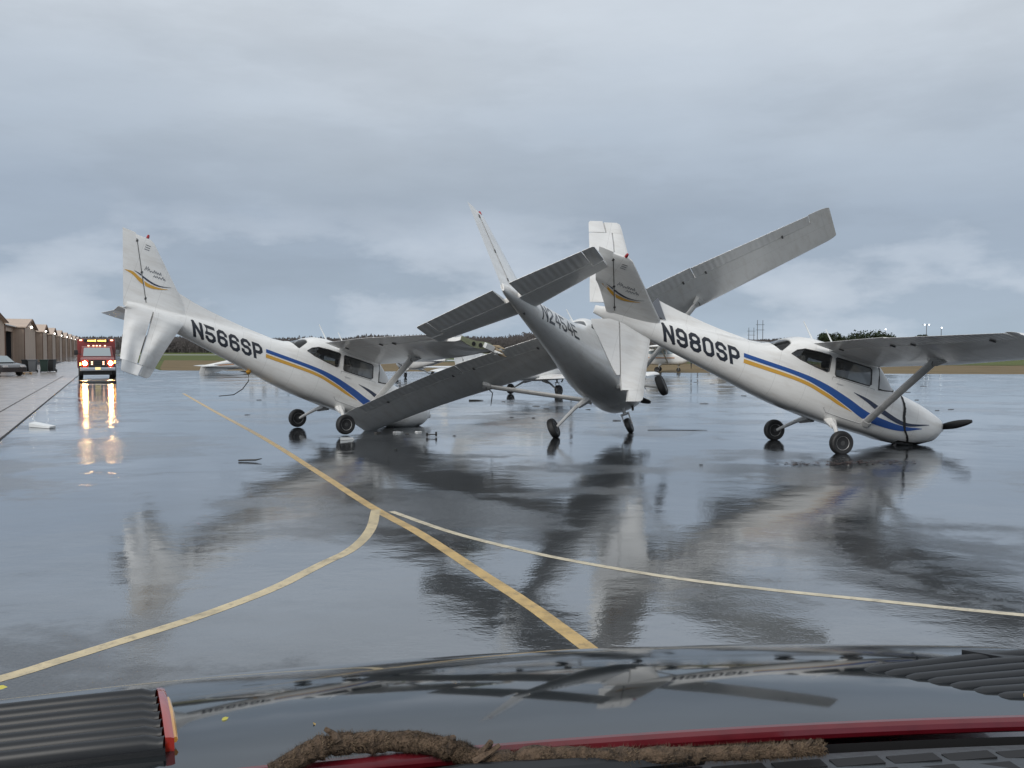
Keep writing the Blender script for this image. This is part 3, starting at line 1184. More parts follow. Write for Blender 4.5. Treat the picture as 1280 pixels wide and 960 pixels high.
        if broken_tip and sg > 0:
            # exposed end rib with lightening holes and torn leading-edge stuffing
            le, c, zl, zt = wing_geo(ym - .06, zo, fx)
            rb = MB()
            rr = [[BV(*dm([le + s * c, sg * (ym - .057 + dy), zl + (zt - zl) * s + h * c * 1.06])) for s, h in foil(0.01, 0.74)] for dy in (0, 0.012)]
            rb.loft(rr)
            ro = rb.build('end_rib', 'primer green', wo)
            for s in (.20, .34, .48):
                hb = MB()
                cc = dm([le + s * c, sg * (ym - .04), zl + (zt - zl) * s + sum(naca(s)) / 2 * c])
                hb.lathe([(0.001, -.004), (0.048 - .02 * (s - .2), -.004), (0.048 - .02 * (s - .2), .004), (0.001, .004)], BV(*cc), (0, 1, 0), 14)
                hb.build('lightening_hole', 'dark slot', ro, smooth=0)
            for k in range(14):
                tb = MB()
                s = rnd.uniform(0.0, 0.16)
                a = Vector(BV(le + s * c, ym - .06, zl + naca(s)[0] * c * rnd.uniform(-.6, 1)))
                b = a + Vector((rnd.uniform(.0, .2), rnd.uniform(-.28, -.05), rnd.uniform(-.10, .08)))
                tb.tube([a, a.lerp(b, .5) + Vector((0, 0, rnd.uniform(-.04, .04))), b], [.03, .028, .008], 6, flat=.5)
                tb.build('torn_strip', 'torn foam' if k % 3 else 'bare metal', wo)
            pl = MB()
            a = BV(le + .10 * c, ym - .05, zl + .01)
            pl.box((a[0] - .12, a[1] - .06, a[2] + .0), (.20, .10, .10), Matrix.Rotation(.3, 3, 'X'))
            pl.build('torn_panel', 'debris white', wo, smooth=0)
        if not low:
            s_ = MB()
            le, c, zl, zt = wing_geo(2.55, zo, fx)
            top = (le + .44, sg * 2.55, zl - .075)
            bot = (2.06, sg * .50, .79)
            A, B_ = Vector(BV(*top)), Vector(BV(*bot))
            s_.tube([B_, B_.lerp(A, .5), A], [.036, .036, .036], 10, flat=2.0, up=(0, -sg * .5, .8))
            so = s_.build('wing_strut', 'strut grey', root)
            cf_ = MB()
            cf_.tube([A.lerp(B_, .04), A + (A - B_).normalized() * .07], [.05, .075], 8, flat=2.2, up=(0, -sg * .5, .8))
            cf_.build('strut_fairing', 'strut grey', so)
            cb = MB()
            cb.tube([B_ - (A - B_).normalized() * .05, B_.lerp(A, .03)], [.06, .045], 8, flat=2.0, up=(0, -sg * .5, .8))
            cb.build('strut_fairing', 'strut grey', so)
            rg = MB()
            rg.tube([A + Vector((-.05, 0, 0)), A + Vector((-.05, 0, -.09)), A + Vector((-.02, 0, -.12))], .008, 5)
            rg.build('tie_down_ring', 'hub dark', so)
    # ---- undercarriage
    for sg in (1, -1):
        g = MB()
        g.tube([BV(2.72, sg * .36, .66), BV(2.78, sg * .72, .50), BV(2.86, sg * 1.06, .30), BV(2.88, sg * 1.17, .235)], [.05, .043, .034, .03], 8)
        go = g.build('gear_leg', 'white paint' if scheme == 'swoosh' else 'strut grey', root)
        fr = MB()
        fr.tube([BV(2.70, sg * .36, .62), BV(2.76, sg * .62, .52)], [.085, .05], 8, flat=1.6)
        fr.build('leg_fairing', 'white paint', go)
        wheel(root, sg * 1.255, 2.90, .222, .222, .15, sg)
    if nose_gear:
        g = MB()
        g.tube([BV(1.28, 0, .70), BV(1.22, 0, .46)], [.045, .04], 8)
        g.tube([BV(1.22, .085, .46), BV(1.20, .085, .18)], .016, 6)
        g.tube([BV(1.22, -.085, .46), BV(1.20, -.085, .18)], .016, 6)
        g.box(BV(1.22, 0, .46), (.06, .2, .04))
        g.build('nose_gear_fork', 'strut grey', root)
        wheel(root, 0, 1.20, .178, .178, .125, 1)
    # ---- nose
    sp = MB()
    sp.lathe([(0.002, .22), (.05, .19), (.10, .11), (.135, .02), (.14, -.04)], BV(.22, 0, 1.20), (1, 0, 0), 18)
    sp.build('spinner', 'white paint', root)
    for ba, bl, bend in (blades if blades is not None else ((90, .94, 0), (270, .94, 0))):
        b = MB()
        rings = []
        for k in range(9):
            r_ = .08 + (bl - .08) * k / 8
            ch = .045 + .035 * math.sin(math.pi * min(1, (k + .6) / 8.2)) if k < 8 else .03
            tw_ = R(55 - 38 * k / 8)
            rad = Vector((0, math.cos(R(ba)), math.sin(R(ba))))
            tan = Vector((0, -math.sin(R(ba)), math.cos(R(ba))))
            ax = Vector((1, 0, 0))
            cdir = tan * math.cos(tw_) + ax * math.sin(tw_)
            ndir = ax * math.cos(tw_) - tan * math.sin(tw_)
            c_ = Vector((.15 + bend * (k / 8) ** 2, 0, 1.20)) + rad * r_
            rr = []
            for q in range(10):
                a = 2 * math.pi * q / 10
                p = c_ + cdir * (ch * math.cos(a)) + ndir * (.016 * math.sin(a) * (1.6 if k < 2 else 1))
                rr.append(BV(*p))
            rings.append(rr)
        b.loft(rings)
        b.build('propeller_blade', 'prop black', root)
    if detail:
        for sg in (1, -1):
            it = MB()
            it.lathe([(0.001, .0), (.10, .0), (.105, -.012), (.001, -.012)], BV(.195, sg * .12, 1.22), (1, .0, 0), 14)
            it.build('air_intake', 'dark slot', root, smooth=0)
    ex = MB()
    ex.tube([BV(1.05, .2, .70), BV(1.12, .2, .55), BV(1.2, .2, .50)], .028, 8)
    ex.build('exhaust_pipe', 'hub dark', root)
    # ---- glazing, cabin
    for sg in (1, -1):
        for key, poly in SIDE_WIN.items():
            wo = tri_patch(poly, sg, -0.012 if detail else 0.004).build('cabin_window', 'cabin glass' if detail else 'car glass', root, recalc=False)
            if detail:
                loop = [Vector(BV(x, sg * (side_y(x, z) + .002), z)) for x, z in poly]
                MB().tube(loop + loop[:2], .011, 6).build('window_frame', 'window seal', wo)
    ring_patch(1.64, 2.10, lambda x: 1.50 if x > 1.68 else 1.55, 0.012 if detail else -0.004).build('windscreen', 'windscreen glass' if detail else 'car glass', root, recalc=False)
    if detail:
        for sg in (1, -1):
            lp_ = [(1.655, 1.56), (1.69, 1.53), (1.85, 1.50), (2.03, 1.468), (2.07, 1.66), (2.10, 1.86), (2.11, 1.96)]
            MB().tube([Vector(BV(x, sg * (side_y(x, z) + .003), z)) for x, z in lp_], .013, 6).build('windscreen_frame', 'window seal', root)
    ring_patch(3.95, 4.29, lambda x: 1.60, 0.012 if detail else -0.004).build('rear_window', 'cabin glass' if detail else 'car glass', root, recalc=False)
    if detail:
        for x, y in ((2.45, .24), (2.45, -.24), (3.35, .23), (3.35, -.23)):
            s_ = MB()
            s_.box(BV(x, y, 1.05), (.46, .42, .12))
            so = s_.build('seat', 'seat leather', root, bevel=.03)
            MB().box(BV(x + .26, y, 1.36), (.10, .42, .58), Matrix.Rotation(-.22, 3, 'Y')).build('backrest', 'seat leather', so, bevel=.035)
            MB().box(BV(x + .34, y, 1.72), (.08, .24, .14), Matrix.Rotation(-.22, 3, 'Y')).build('headrest', 'seat leather', so, bevel=.03)
        MB().box(BV(1.80, 0, 1.40), (.10, .98, .30)).build('instrument_panel', 'dark slot', root, bevel=.02)
        MB().box(BV(2.65, 0, .76), (1.7, .8, .04)).build('cabin_floor', 'cabin lining', root, smooth=0)
        # doors, raised a few millimetres over the skin
        dpoly = [(3.03, 1.42), (2.6, 1.435), (2.12, 1.45), (2.08, .82), (2.16, .74), (2.6, .735), (2.92, .74), (3.0, .80)]
        for sg in (1, -1):
            d = tri_patch(dpoly, sg, .003)
            do = d.build('cabin_door', 'white paint', root, recalc=False)
            edge = [Vector(BV(x, sg * (side_y(x, z) + .002), z)) for x, z in dpoly]
            MB().tube(edge + edge[:2], .0045, 4).build('door_seam', 'logo grey', do)
            hx = MB()
            hx.box(BV(2.86, sg * (side_y(2.86, 1.33) + .01), 1.33), (.14, .016, .022))
            hx.build('door_handle', 'rim metal', do)
        for x, y in ((3.35, .0), (2.78, -.12)):
            a = MB()
            z0 = sta(x)[1] - .01
            a.tube([BV(x, y, z0), BV(x + .03, y, z0 + .04), BV(x + .30, y, z0 + .30)], [.026, .018, .010], 6)
            a.build('whip_antenna', 'debris white', root)
        b = MB()
        b.lathe([(.001, .075), (.022, .06), (.03, .02), (.03, -.01)], BV(*tw([7.80, 0, 2.70])), tuple(Vector(BV(*tw([7.8, 0, 3.0]))) - Vector(BV(*tw([7.8, 0, 2.0])))), 10)
        b.build('beacon', 'beacon red', root)
        td = MB()
        td.tube([BV(6.9, 0, 1.08), BV(6.93, 0, 1.02), BV(7.0, 0, 1.03)], .01, 6)
        td.build('tail_ring', 'hub dark', root)
    # ---- paint
    P = lambda x, z, off=.0045, sg=1: BV(x, sg * (side_y(x, z) + off), z)
    if scheme == 'swoosh' and detail:
        def sw(top, bot, m, off):
            t, b = crom([(x, z, 0) for x, z in top], 7), crom([(x, z, 0) for x, z in bot], 7)
            MB().strip([(p.x, p.y) for p in t], [(p.x, p.y) for p in b], lambda x, z: P(x, z, off), 4).build('paint_stripe', m, root, recalc=False)
        sw([(4.82, 1.33), (3.7, 1.305), (3.15, 1.25), (2.6, 1.13), (2.05, .985), (1.35, .95), (.85, 1.03)],
           [(4.80, 1.255), (3.7, 1.225), (3.15, 1.13), (2.6, .975), (2.05, .825), (1.35, .84), (.85, 1.02)], 'stripe blue', .0062)
        sw([(4.79, 1.225), (3.66, 1.195), (3.1, 1.10), (2.75, 1.005), (2.42, .90)],
           [(4.775, 1.15), (3.66, 1.13), (3.1, 1.03), (2.75, .945), (2.42, .895)], 'stripe gold', .0052)
        sw([(2.52, 1.27), (2.2, 1.235), (1.87, 1.155), (1.28, 1.035), (.70, 1.15)],
           [(2.52, 1.262), (2.2, 1.17), (1.87, 1.06), (1.28, .965), (.70, 1.14)], 'stripe navy', .0072)
        # swoosh and script on the fin
        F = lambda off: (lambda x, z: BV(*tw([x, fin_y(x, z) + off, z])))
        G = lambda off: (lambda x, z: BV(*rdef([x, fin_y(x, z) + off, z])))
        for host, clip in ((fin_o, lambda x, z: x < fin_hg(z) - .012), (rud_o, lambda x, z: x > fin_hg(z) + .012)):
            for top, bot, m, off in (
                    ([(8.02, 1.92), (7.86, 1.935), (7.70, 1.87), (7.52, 1.81), (7.30, 1.80), (7.10, 1.835)], [(8.02, 1.915), (7.84, 1.87), (7.66, 1.775), (7.46, 1.735), (7.28, 1.765), (7.10, 1.83)], 'stripe gold', .005),
                    ([(7.84, 1.965), (7.72, 1.945), (7.56, 1.89), (7.38, 1.85), (7.22, 1.855), (7.05, 1.90)], [(7.84, 1.96), (7.72, 1.92), (7.56, 1.855), (7.38, 1.82), (7.22, 1.84), (7.05, 1.895)], 'stripe navy', .006)):
                t, b = crom([(x, z, 0) for x, z in top], 9), crom([(x, z, 0) for x, z in bot], 9)
                keep = [(p, q) for p, q in zip(t, b) if clip(p.x, p.y)]
                if len(keep) > 1:
                    MB().strip([(p.x, p.y) for p, _ in keep], [(q.x, q.y) for _, q in keep], F(off) if host is fin_o else G(off), 2).build('fin_swoosh', m, host, recalc=False)
        sgm = MB()
        r2 = random.Random(5)
        for row, (xa, xb, zz) in enumerate(((7.60, 7.32, 2.045), (7.46, 7.20, 1.975))):
            k = 0
            x = xa
            pts = []
            while x > xb:
                pts.append((x + (k % 2) * .012, zz + (.05 if k % 2 else 0) * r2.uniform(.5, 1.2) + (xa - x) * .04))
                x -= .022 * r2.uniform(.7, 1.4)
                k += 1
            if row == 0:
                pts = [(xa + .06, zz + .0), (xa + .05, zz + .09), (xa + .03, zz + .02), (xa + .01, zz + .09)] + pts
            L, Rr = stroke(pts, .011)
            sgm.strip([tuple(p) for p in L], [tuple(p) for p in Rr], F(.005 + row * .0006), 1)
        sgm.build('fin_script', 'logo grey', fin_o, recalc=False)
        bd = MB()
        for q in range(3):
            bd.strip([(7.80, 2.55 - q * .045), (7.70, 2.55 - q * .045)], [(7.80, 2.537 - q * .045), (7.70, 2.537 - q * .045)], F(.005), 1)
        bd.build('fin_placard', 'logo grey', fin_o, recalc=False)
    elif scheme == 'orange':
        for sg in (1, -1):
            xs = [1.5 + .25 * i for i in range(22)]
            MB().strip([(x, 1.22 + .01 * (x - 1.5)) for x in xs], [(x, 1.15 + .01 * (x - 1.5)) for x in xs], lambda x, z: P(x, z, .006, sg), 1).build('paint_stripe', 'stripe orange', root, recalc=False)
            MB().strip([(x, 1.12 + .01 * (x - 1.5)) for x in xs], [(x, 1.095 + .01 * (x - 1.5)) for x in xs], lambda x, z: P(x, z, .006, sg), 1).build('paint_stripe', 'stripe navy', root, recalc=False)
    if reg:
        if reg_style == 'thin':
            letters(reg, 6.42, 1.05, .315, .215, .046, .045, .10, 'registration black', root, drop=.012)
        else:
            letters(reg, 6.345, 1.075, .325, .226, .040, .063, .47, 'registration black', root, drop=0.01)
    if gap:
        a = crom([(.26, .985, 0), (.45, .865, 0), (.8, .745, 0), (1.2, .675, 0)], 6)
        r4 = random.Random(8)
        MB().strip([(p.x, p.y) for p in a], [(p.x, p.y - .03 - r4.uniform(0, .05)) for p in a], lambda x, z: P(x, max(z, sta(x)[0] + .012), .006), 2).build('belly_scrape', 'dark slot', root, recalc=False)
        xs = [(1.43, 1.56), (1.41, 1.45), (1.36, 1.30), (1.33, 1.15), (1.28, 1.02), (1.22, .90), (1.08, .78), (.98, .69)]
        c = crom([(x, z, 0) for x, z in xs], 5)
        r3 = random.Random(3)
        MB().strip([(p.x - .022 - r3.uniform(0, .016), p.y) for p in c], [(p.x + .022 + r3.uniform(0, .012), p.y) for p in c], lambda x, z: P(x, z, .0085), 2).build('cowl_gap', 'dark slot', root, recalc=False)
    return root


left_plane = aircraft('white high-wing plane N566SP nose down beside the fire truck, one stabilizer hanging bent', ((-4.52, 20.48, .016), (38.01, 19.35, -.23)),
                      'N566SP', fold=84, nose_gear=False, broken_tip=True, ymax=(5.2, 5.5), tipcap=(False, True), blades=((230, .6, .35), (110, .5, .2)))
WINC[0] = 0.13
SWEEP[-1] = .60
mid_plane = aircraft('white plane N2454E rolled over on one wing with its grey belly and tail raised', ((2.072, 18.605, .477), (65.92, 16.35, -23.49)),
                     'N2454E', scheme='plain', reg_style='thin', span=.975, flex=(0, -.022), blades=((-38, .62, .06), (142, .9, 0)))
WINC[0] = 0.0
SWEEP[-1] = 0.0
right_plane = aircraft('white plane N980SP resting on its cowling with twisted tail and black propeller blade', ((5.718, 17.245, -.012), (11.42, 17.56, .3)),
                       'N980SP', twist=52, crumple=1, nose_gear=False, gap=True, ymax=(5.25, 5.5), blades=((14, .94, 0), (194, .9, .1)))

# parked aircraft across the apron
low_plane = aircraft('white low-wing plane with orange side stripe parked behind the tipped middle plane', ((.94, 36.8, 0), (52, 0, 0)), scheme='orange', low=True, detail=False, name='parked_aircraft')
far_plane = aircraft('white parked plane seen past the strut of the N566SP plane', ((-6.35, 57.5, 0), (118, 0, 0)), scheme='orange', detail=False, name='parked_aircraft', group='aircraft parked across the apron')
for lab, loc, rot in (
        ('white parked plane seen in the gap under the N980SP letters', (12.4, 74.6, 0), (0, 0, R(-14))),
        ('white parked plane farthest off, only its wing showing under the N980SP fuselage', (20.5, 84, 0), (0, 0, R(165))),
        ('white plane lying upside down on the grass edge below the N566SP letters', (-21.5, 74.5, 2.02), (R(180), R(-3), R(40)))):
    c = copy_tree(far_plane)
    c['label'] = lab
    c.location = loc
    c.rotation_euler = rot


# ------------------------------------------------------------------ fire truck
def fire_truck():
    yaw = math.atan2(-LU.x, -LU.y)
    root = empty('fire_truck', 'red fire rescue truck with blazing headlights driving along the wet apron', 'fire truck', (-27.9, 59.2, 0), (0, 0, math.atan2(-LU.y, -LU.x) + R(2)))
    # local: +X forward, +Y to its left
    b = MB().box((-2.7, 0, 1.62), (3.9, 2.36, 2.0))
    body = b.build('box_body', 'fire red', root, bevel=.08)
    MB().box((-.72, 0, 2.50), (.05, 1.5, .20)).build('sign_panel', 'truck black', body, smooth=0)
    sg_ = MB()
    rr = random.Random(2)
    for w0 in (-.56, .06):
        for k in range(7):
            sg_.box((-.69, -(w0 + k * .075), 2.49), (.02, .052, .09 if k else .13))
    sg_.build('lit_lettering', 'amber sign', body, smooth=0)
    for y in (-.95, .95):
        MB().box((-.72, y, 2.52), (.06, .16, .08)).build('warning_lamp', 'marker lamp', body)
    prof = [(1.9, .55), (1.9, 1.20), (1.75, 1.30), (.75, 1.42), (.25, 2.02), (.05, 2.12), (-.75, 2.12), (-.75, .55)]
    cb = MB()
    rings = []
    for y, q in ((-1.0, 0), (-.96, .02), (.96, .02), (1.0, 0)):
        rings.append([(x - (.03 if abs(y) > .99 else 0), y * (1 if z < 1.45 else .90), z) for x, z in prof])
    cb.loft(rings)
    cab = cb.build('cab', 'fire red', root)
    ws = MB()
    ws.add([(.735, -.84, 1.445), (.735, .84, 1.445), (.285, .78, 2.0), (.285, -.78, 2.0)], [(0, 1, 2, 3)])
    for v in range(4):
        ws.v[v] = (ws.v[v][0] + .02, ws.v[v][1], ws.v[v][2] + .012)
    ws.build('windshield', 'car glass', cab, smooth=0)
    for y in (-.5, -.2, 0, .2, .5):
        MB().box((.12, y, 2.15), (.08, .10, .06)).build('roof_lamp', 'marker lamp', cab)
    gr = MB().box((1.915, 0, .98), (.04, 1.05, .46))
    g = gr.build('grille', 'truck black', root, smooth=0)
    for z in (.86, .98, 1.10):
        MB().box((1.945, 0, z), (.02, 1.0, .035)).build('grille_bar', 'hub dark', g, smooth=0)
    for y in (-.34, .34):
        for z in (.94, 1.08):
            MB().box((1.95, y, z), (.04, .10, .07)).build('grille_lamp', 'marker lamp', g)
    for y in (-.76, .76):
        h = MB()
        h.lathe([(.001, .04), (.11, .025), (.13, 0), (.13, -.05)], (1.92, y, 1.0), (1, 0, 0), 16)
        h.build('headlight', 'headlight', root)
    for y in (-1.0, 1.0):
        MB().box((1.86, y, 1.08 if y > 0 else .95), (.05, .12, .16)).build('turn_lamp', 'amber lamp', root)
    bp = MB().box((2.02, 0, .62), (.22, 2.1, .24))
    bo = bp.build('bumper', 'chrome', root, bevel=.04)
    MB().box((2.0, 0, .80), (.30, 1.1, .10)).build('winch_tray', 'truck black', bo)
    MB().box((2.145, 0, .66), (.015, .32, .16)).build('number_plate', 'plate yellow', bo, smooth=0)
    for y in (-1.25, 1.25):
        a = MB()
        a.tube([(.75, math.copysign(.95, y), 1.55), (.75, y, 1.72)], .02, 6)
        ao = a.build('mirror_arm', 'truck black', root)
        MB().box((.74, y, 1.70), (.10, .22, .32)).build('mirror', 'truck black' if y < 0 else 'bin grey', ao, bevel=.03)
    for x in (1.15, -3.3):
        for y in (-.98, .98):
            t = MB()
            t.lathe([(.24, -.13), (.40, -.13), (.43, -.09), (.43, .09), (.40, .13), (.24, .13)], (x, y, .43), (0, 1, 0), 20)
            to = t.build('wheel', 'rubber', root)
            MB().lathe([(.001, -.10), (.24, -.12), (.24, .12), (.001, .10)], (x, y, .43), (0, 1, 0), 14).build('rim', 'chrome', to)
    for y in (-.97, .97):
        MB().box((1.15, y, .93), (1.15, .12, .10)).build('fender', 'fire red', root, bevel=.03)
    MB().box((1.75, 0, .42), (.3, 1.7, .36)).build('front_axle_guard', 'truck black', root, smooth=0)
    MB().box((-1.2, 0, .44), (5.4, 1.9, .34)).build('chassis', 'truck black', root, smooth=0)
    return root


fire_truck()


# ------------------------------------------------------------------ hangars, bins, car
def hangar(label, t0, bay, gable, dark):
    """t runs along the lane; an open or closed door bay, then a gabled end block"""
    loc = lane(-10.0, t0)
    root = empty('hangar', label, 'hangar', loc, (0, 0, math.atan2(LU.y, LU.x)), 'tan hangars along the lane')
    # local +X along the lane (away), +Y to the left of it (away from the apron): front face at y = 0
    D = 18.0
    rec = 1.2
    w = MB()
    # bay walls round the opening
    w.box((.25, D / 2 + rec, 2.35), (.5, D, 4.7))
    w.box((bay - .25, D / 2 + rec, 2.35), (.5, D, 4.7))
    w.box((bay / 2, rec + .15, 4.45), (bay - 1.0, .3, .7))
    w.box((bay / 2, D + rec - .1, 2.05), (bay - 1, .2, 4.1))
    w.build('bay_wall', 'tan metal wall', root, smooth=0)
    rf = MB()
    rf.add([(-.2, rec - .35, 4.72), (bay + .1, rec - .35, 4.72), (bay + .1, D / 2, 4.95), (-.2, D / 2, 4.95), (-.2, D + rec, 4.72), (bay + .1, D + rec, 4.72),
            (-.2, rec - .35, 4.84), (bay + .1, rec - .35, 4.84), (bay + .1, D / 2, 5.07), (-.2, D / 2, 5.07), (-.2, D + rec, 4.84), (bay + .1, D + rec, 4.84)],
           [(6, 7, 8, 9), (9, 8, 11, 10), (0, 3, 2, 1), (3, 4, 5, 2), (0, 1, 7, 6), (4, 10, 11, 5), (0, 6, 9, 3), (3, 9, 10, 4), (1, 2, 8, 7), (2, 5, 11, 8)])
    rf.build('bay_roof', 'white metal roof', root, smooth=0)
    MB().box((bay / 2, rec - .06, 4.62), (bay, .10, .16)).build('eave_trim', 'brown trim', root, smooth=0)
    if dark:  # near-black sheets paint the shade inside the open bay
        MB().box((bay / 2, 6.0, .03), (bay - 1.0, 9.5, .02)).build('bay_floor', 'bay shade dark', root, smooth=0)
        MB().box((bay - .52, 6.2, 2.05), (.02, 9.6, 4.05)).build('bay_shade_side', 'bay shade dark', root, smooth=0)
        MB().box((bay / 2, 11.0, 2.05), (bay - 1.0, .1, 4.05)).build('bay_shade_back', 'bay shade dark', root, smooth=0)
    else:
        n = 6
        ww = (bay - 1.0) / n
        for k in range(n):
            MB().box((.5 + ww * (k + .5), rec + .25 + .06 * (k % 2), 2.05), (ww - .04, .05, 4.1)).build('door_panel', 'tan metal door', root, smooth=0)
    g0, g1 = bay, bay + gable
    gm = (g0 + g1) / 2
    eh, rh = 4.75, 5.9
    g = MB()
    g.add([(g0, 0, 0), (g1, 0, 0), (g1, 0, eh), (gm, 0, rh), (g0, 0, eh), (g0, D, 0), (g1, D, 0), (g1, D, eh), (gm, D, rh), (g0, D, eh)],
          [(0, 1, 2, 3, 4), (9, 8, 7, 6, 5), (0, 4, 9, 5), (1, 6, 7, 2), (4, 3, 8, 9), (3, 2, 7, 8)])
    go = g.build('gable_wall', 'tan metal wall', root, smooth=0)
    r = MB()
    for a, b in (((g0 - .25, eh - .12), (gm, rh + .02)), ((gm, rh + .02), (g1 + .25, eh - .12))):
        r.add([(a[0], -.3, a[1] + .03), (b[0], -.3, b[1] + .03), (b[0], D + .3, b[1] + .03), (a[0], D + .3, a[1] + .03),
               (a[0], -.3, a[1] + .15), (b[0], -.3, b[1] + .15), (b[0], D + .3, b[1] + .15), (a[0], D + .3, a[1] + .15)],
              [(3, 2, 1, 0), (4, 5, 6, 7), (0, 1, 5, 4), (2, 3, 7, 6), (0, 4, 7, 3), (1, 2, 6, 5)])
    r.build('gable_roof', 'tan metal door', root, smooth=0)
    tr = MB()
    for a, b in (((g0 - .25, eh - .10), (gm, rh + .04)), ((gm, rh + .04), (g1 + .25, eh - .10))):
        tr.tube([(a[0], -.32, a[1] + .04), (b[0], -.32, b[1] + .04)], .09, 4)
    tr.build('gable_trim', 'brown trim', root, smooth=0)
    lm = MB()
    lm.lathe([(.001, .14), (.12, .08), (.14, 0), (.12, -.08), (.001, -.14)], (gm + .6, -.16, 4.95), (0, 1, 0), 12)
    lm.build('wall_lamp', 'lamp white', root)
    for gx in (g0 + .1, g1 - .1):
        MB().box((gx, -.05, 2.3), (.12, .1, 4.6)).build('downspout', 'brown trim', root, smooth=0)
    return root


hangar('tan metal hangar with a dark open bay behind the parked dark car', 107.5, 20.5, 19, True)
hangar('tan metal hangar with closed doors, second along the lane after the open bay', 149, 12, 12, False)
hangar('tan metal hangar with closed doors, third along the lane after the open bay', 175, 11, 13, False)
hangar('tan metal hangar with closed doors, fourth along the lane after the open bay', 201, 11, 13, False)
hangar('tan metal hangar with closed doors, fifth along the lane, paler with distance', 227, 12, 13, False)
hangar('tan metal hangar with closed doors, sixth along the lane toward the woods', 254, 12, 13, False)
hangar('tan metal hangar with closed doors, seventh along the lane toward the woods', 281, 14, 14, False)
hangar('tan metal hangar at the far end of the row beside the woods', 311, 14, 14, False)
hangar('tan metal hangar nearest the camera, only its end corner post in view', 66, 12, 27.5, False)


def wheelie_bin(label, loc, m, rz):
    root = empty('wheelie_bin', label, 'bin', loc, (0, 0, rz), 'wheeled bins beside the hangar')
    MB().box((0, 0, .52), (.58, .66, -.90), None, .82).build('bin_body', m, root, bevel=.02)
    MB().box((0, .0, 1.01), (.64, .76, .08)).build('lid', m, root, bevel=.02)
    for x in (-.26, .26):
        w = MB()
        w.lathe([(.001, -.03), (.11, -.03), (.11, .03), (.001, .03)], (x, .34, .11), (1, 0, 0), 12)
        w.build('wheel', 'rubber', root)
    return root


wheelie_bin('black wheelie bin nearest the parked dark car', (-39.55, 71.6, .026), 'bin black', .5)
wheelie_bin('grey wheelie bin standing between the black and green ones', (-38.75, 71.2, .026), 'bin grey', .3)
wheelie_bin('dark green wheelie bin at the lane end of the bins', (-37.95, 71.4, .026), 'bin green', .45)
wheelie_bin('small black bin set back behind the dark green wheelie bin', (-38.2, 73.0, .026), 'bin black', .1)

pal = empty('timber_pallet', 'small pale timber pallet lying in front of the wheelie bins', 'pallet', (-36.6, 66.0, .026), (0, 0, .6))
for k in range(5):
    MB().box((0, -.4 + k * .2, .13), (1.1, .13, .03)).build('board', 'raw timber', pal, smooth=0)
for x in (-.45, 0, .45):
    MB().box((x, 0, .06), (.09, .95, .115)).build('bearer', 'raw timber', pal, smooth=0)


def parked_car():
    root = empty('parked_car', 'dark car with pale reflecting windows parked outside the open hangar', 'car', (-36.5, 62.3, .026), (0, 0, R(-30)))
    low = [(2.2, .30), (2.25, .62), (2.0, .80), (1.0, .92), (-1.6, .98), (-2.15, .92), (-2.2, .35)]
    b = MB()
    b.loft([[(x * k, y, z) for x, z in low] for y, k in ((-.92, .96), (-.86, 1), (.86, 1), (.92, .96))])
    bo = b.build('body', 'car dark', root)
    top = [(1.05, .92), (.25, 1.42), (-1.0, 1.46), (-1.75, .97)]
    r = MB()
    r.loft([[(x, y * (1 if z < 1 else .8), z) for x, z in top] for y in (-.80, .80)])
    r.build('roof', 'car dark', root)
    g = MB()
    g.add([(1.0, -.70, .965), (1.0, .70, .965), (.31, .58, 1.40), (.31, -.58, 1.40)], [(0, 1, 2, 3)])
    g.v = [(x + .02, y, z + .012) for x, y, z in g.v]
    g.build('windshield', 'car glass', root, smooth=0)
    for sg in (-1, 1):
        s = MB()
        s.add([(.85, sg * .80, .985), (-1.5, sg * .80, 1.02), (-.95, sg * .66, 1.41), (.22, sg * .66, 1.38)], [(0, 1, 2, 3)])
        s.v = [(x, y + sg * .012, z) for x, y, z in s.v]
        s.build('side_window', 'car glass', root, smooth=0)
        MB().box((2.2, sg * .62, .70), (.10, .34, .14)).build('headlight', 'rim metal', root, bevel=.02)
        for x in (1.35, -1.35):
            w = MB()
            w.lathe([(.18, -.1), (.30, -.1), (.32, -.06), (.32, .06), (.30, .1), (.18, .1)], (x, sg * .84, .32), (0, 1, 0), 18)
            wo = w.build('wheel', 'rubber', root)
            MB().lathe([(.001, -.07), (.18, -.09), (.18, .09), (.001, .07)], (x, sg * .84, .32), (0, 1, 0), 12).build('rim', 'rim metal', wo)
    return root


parked_car()


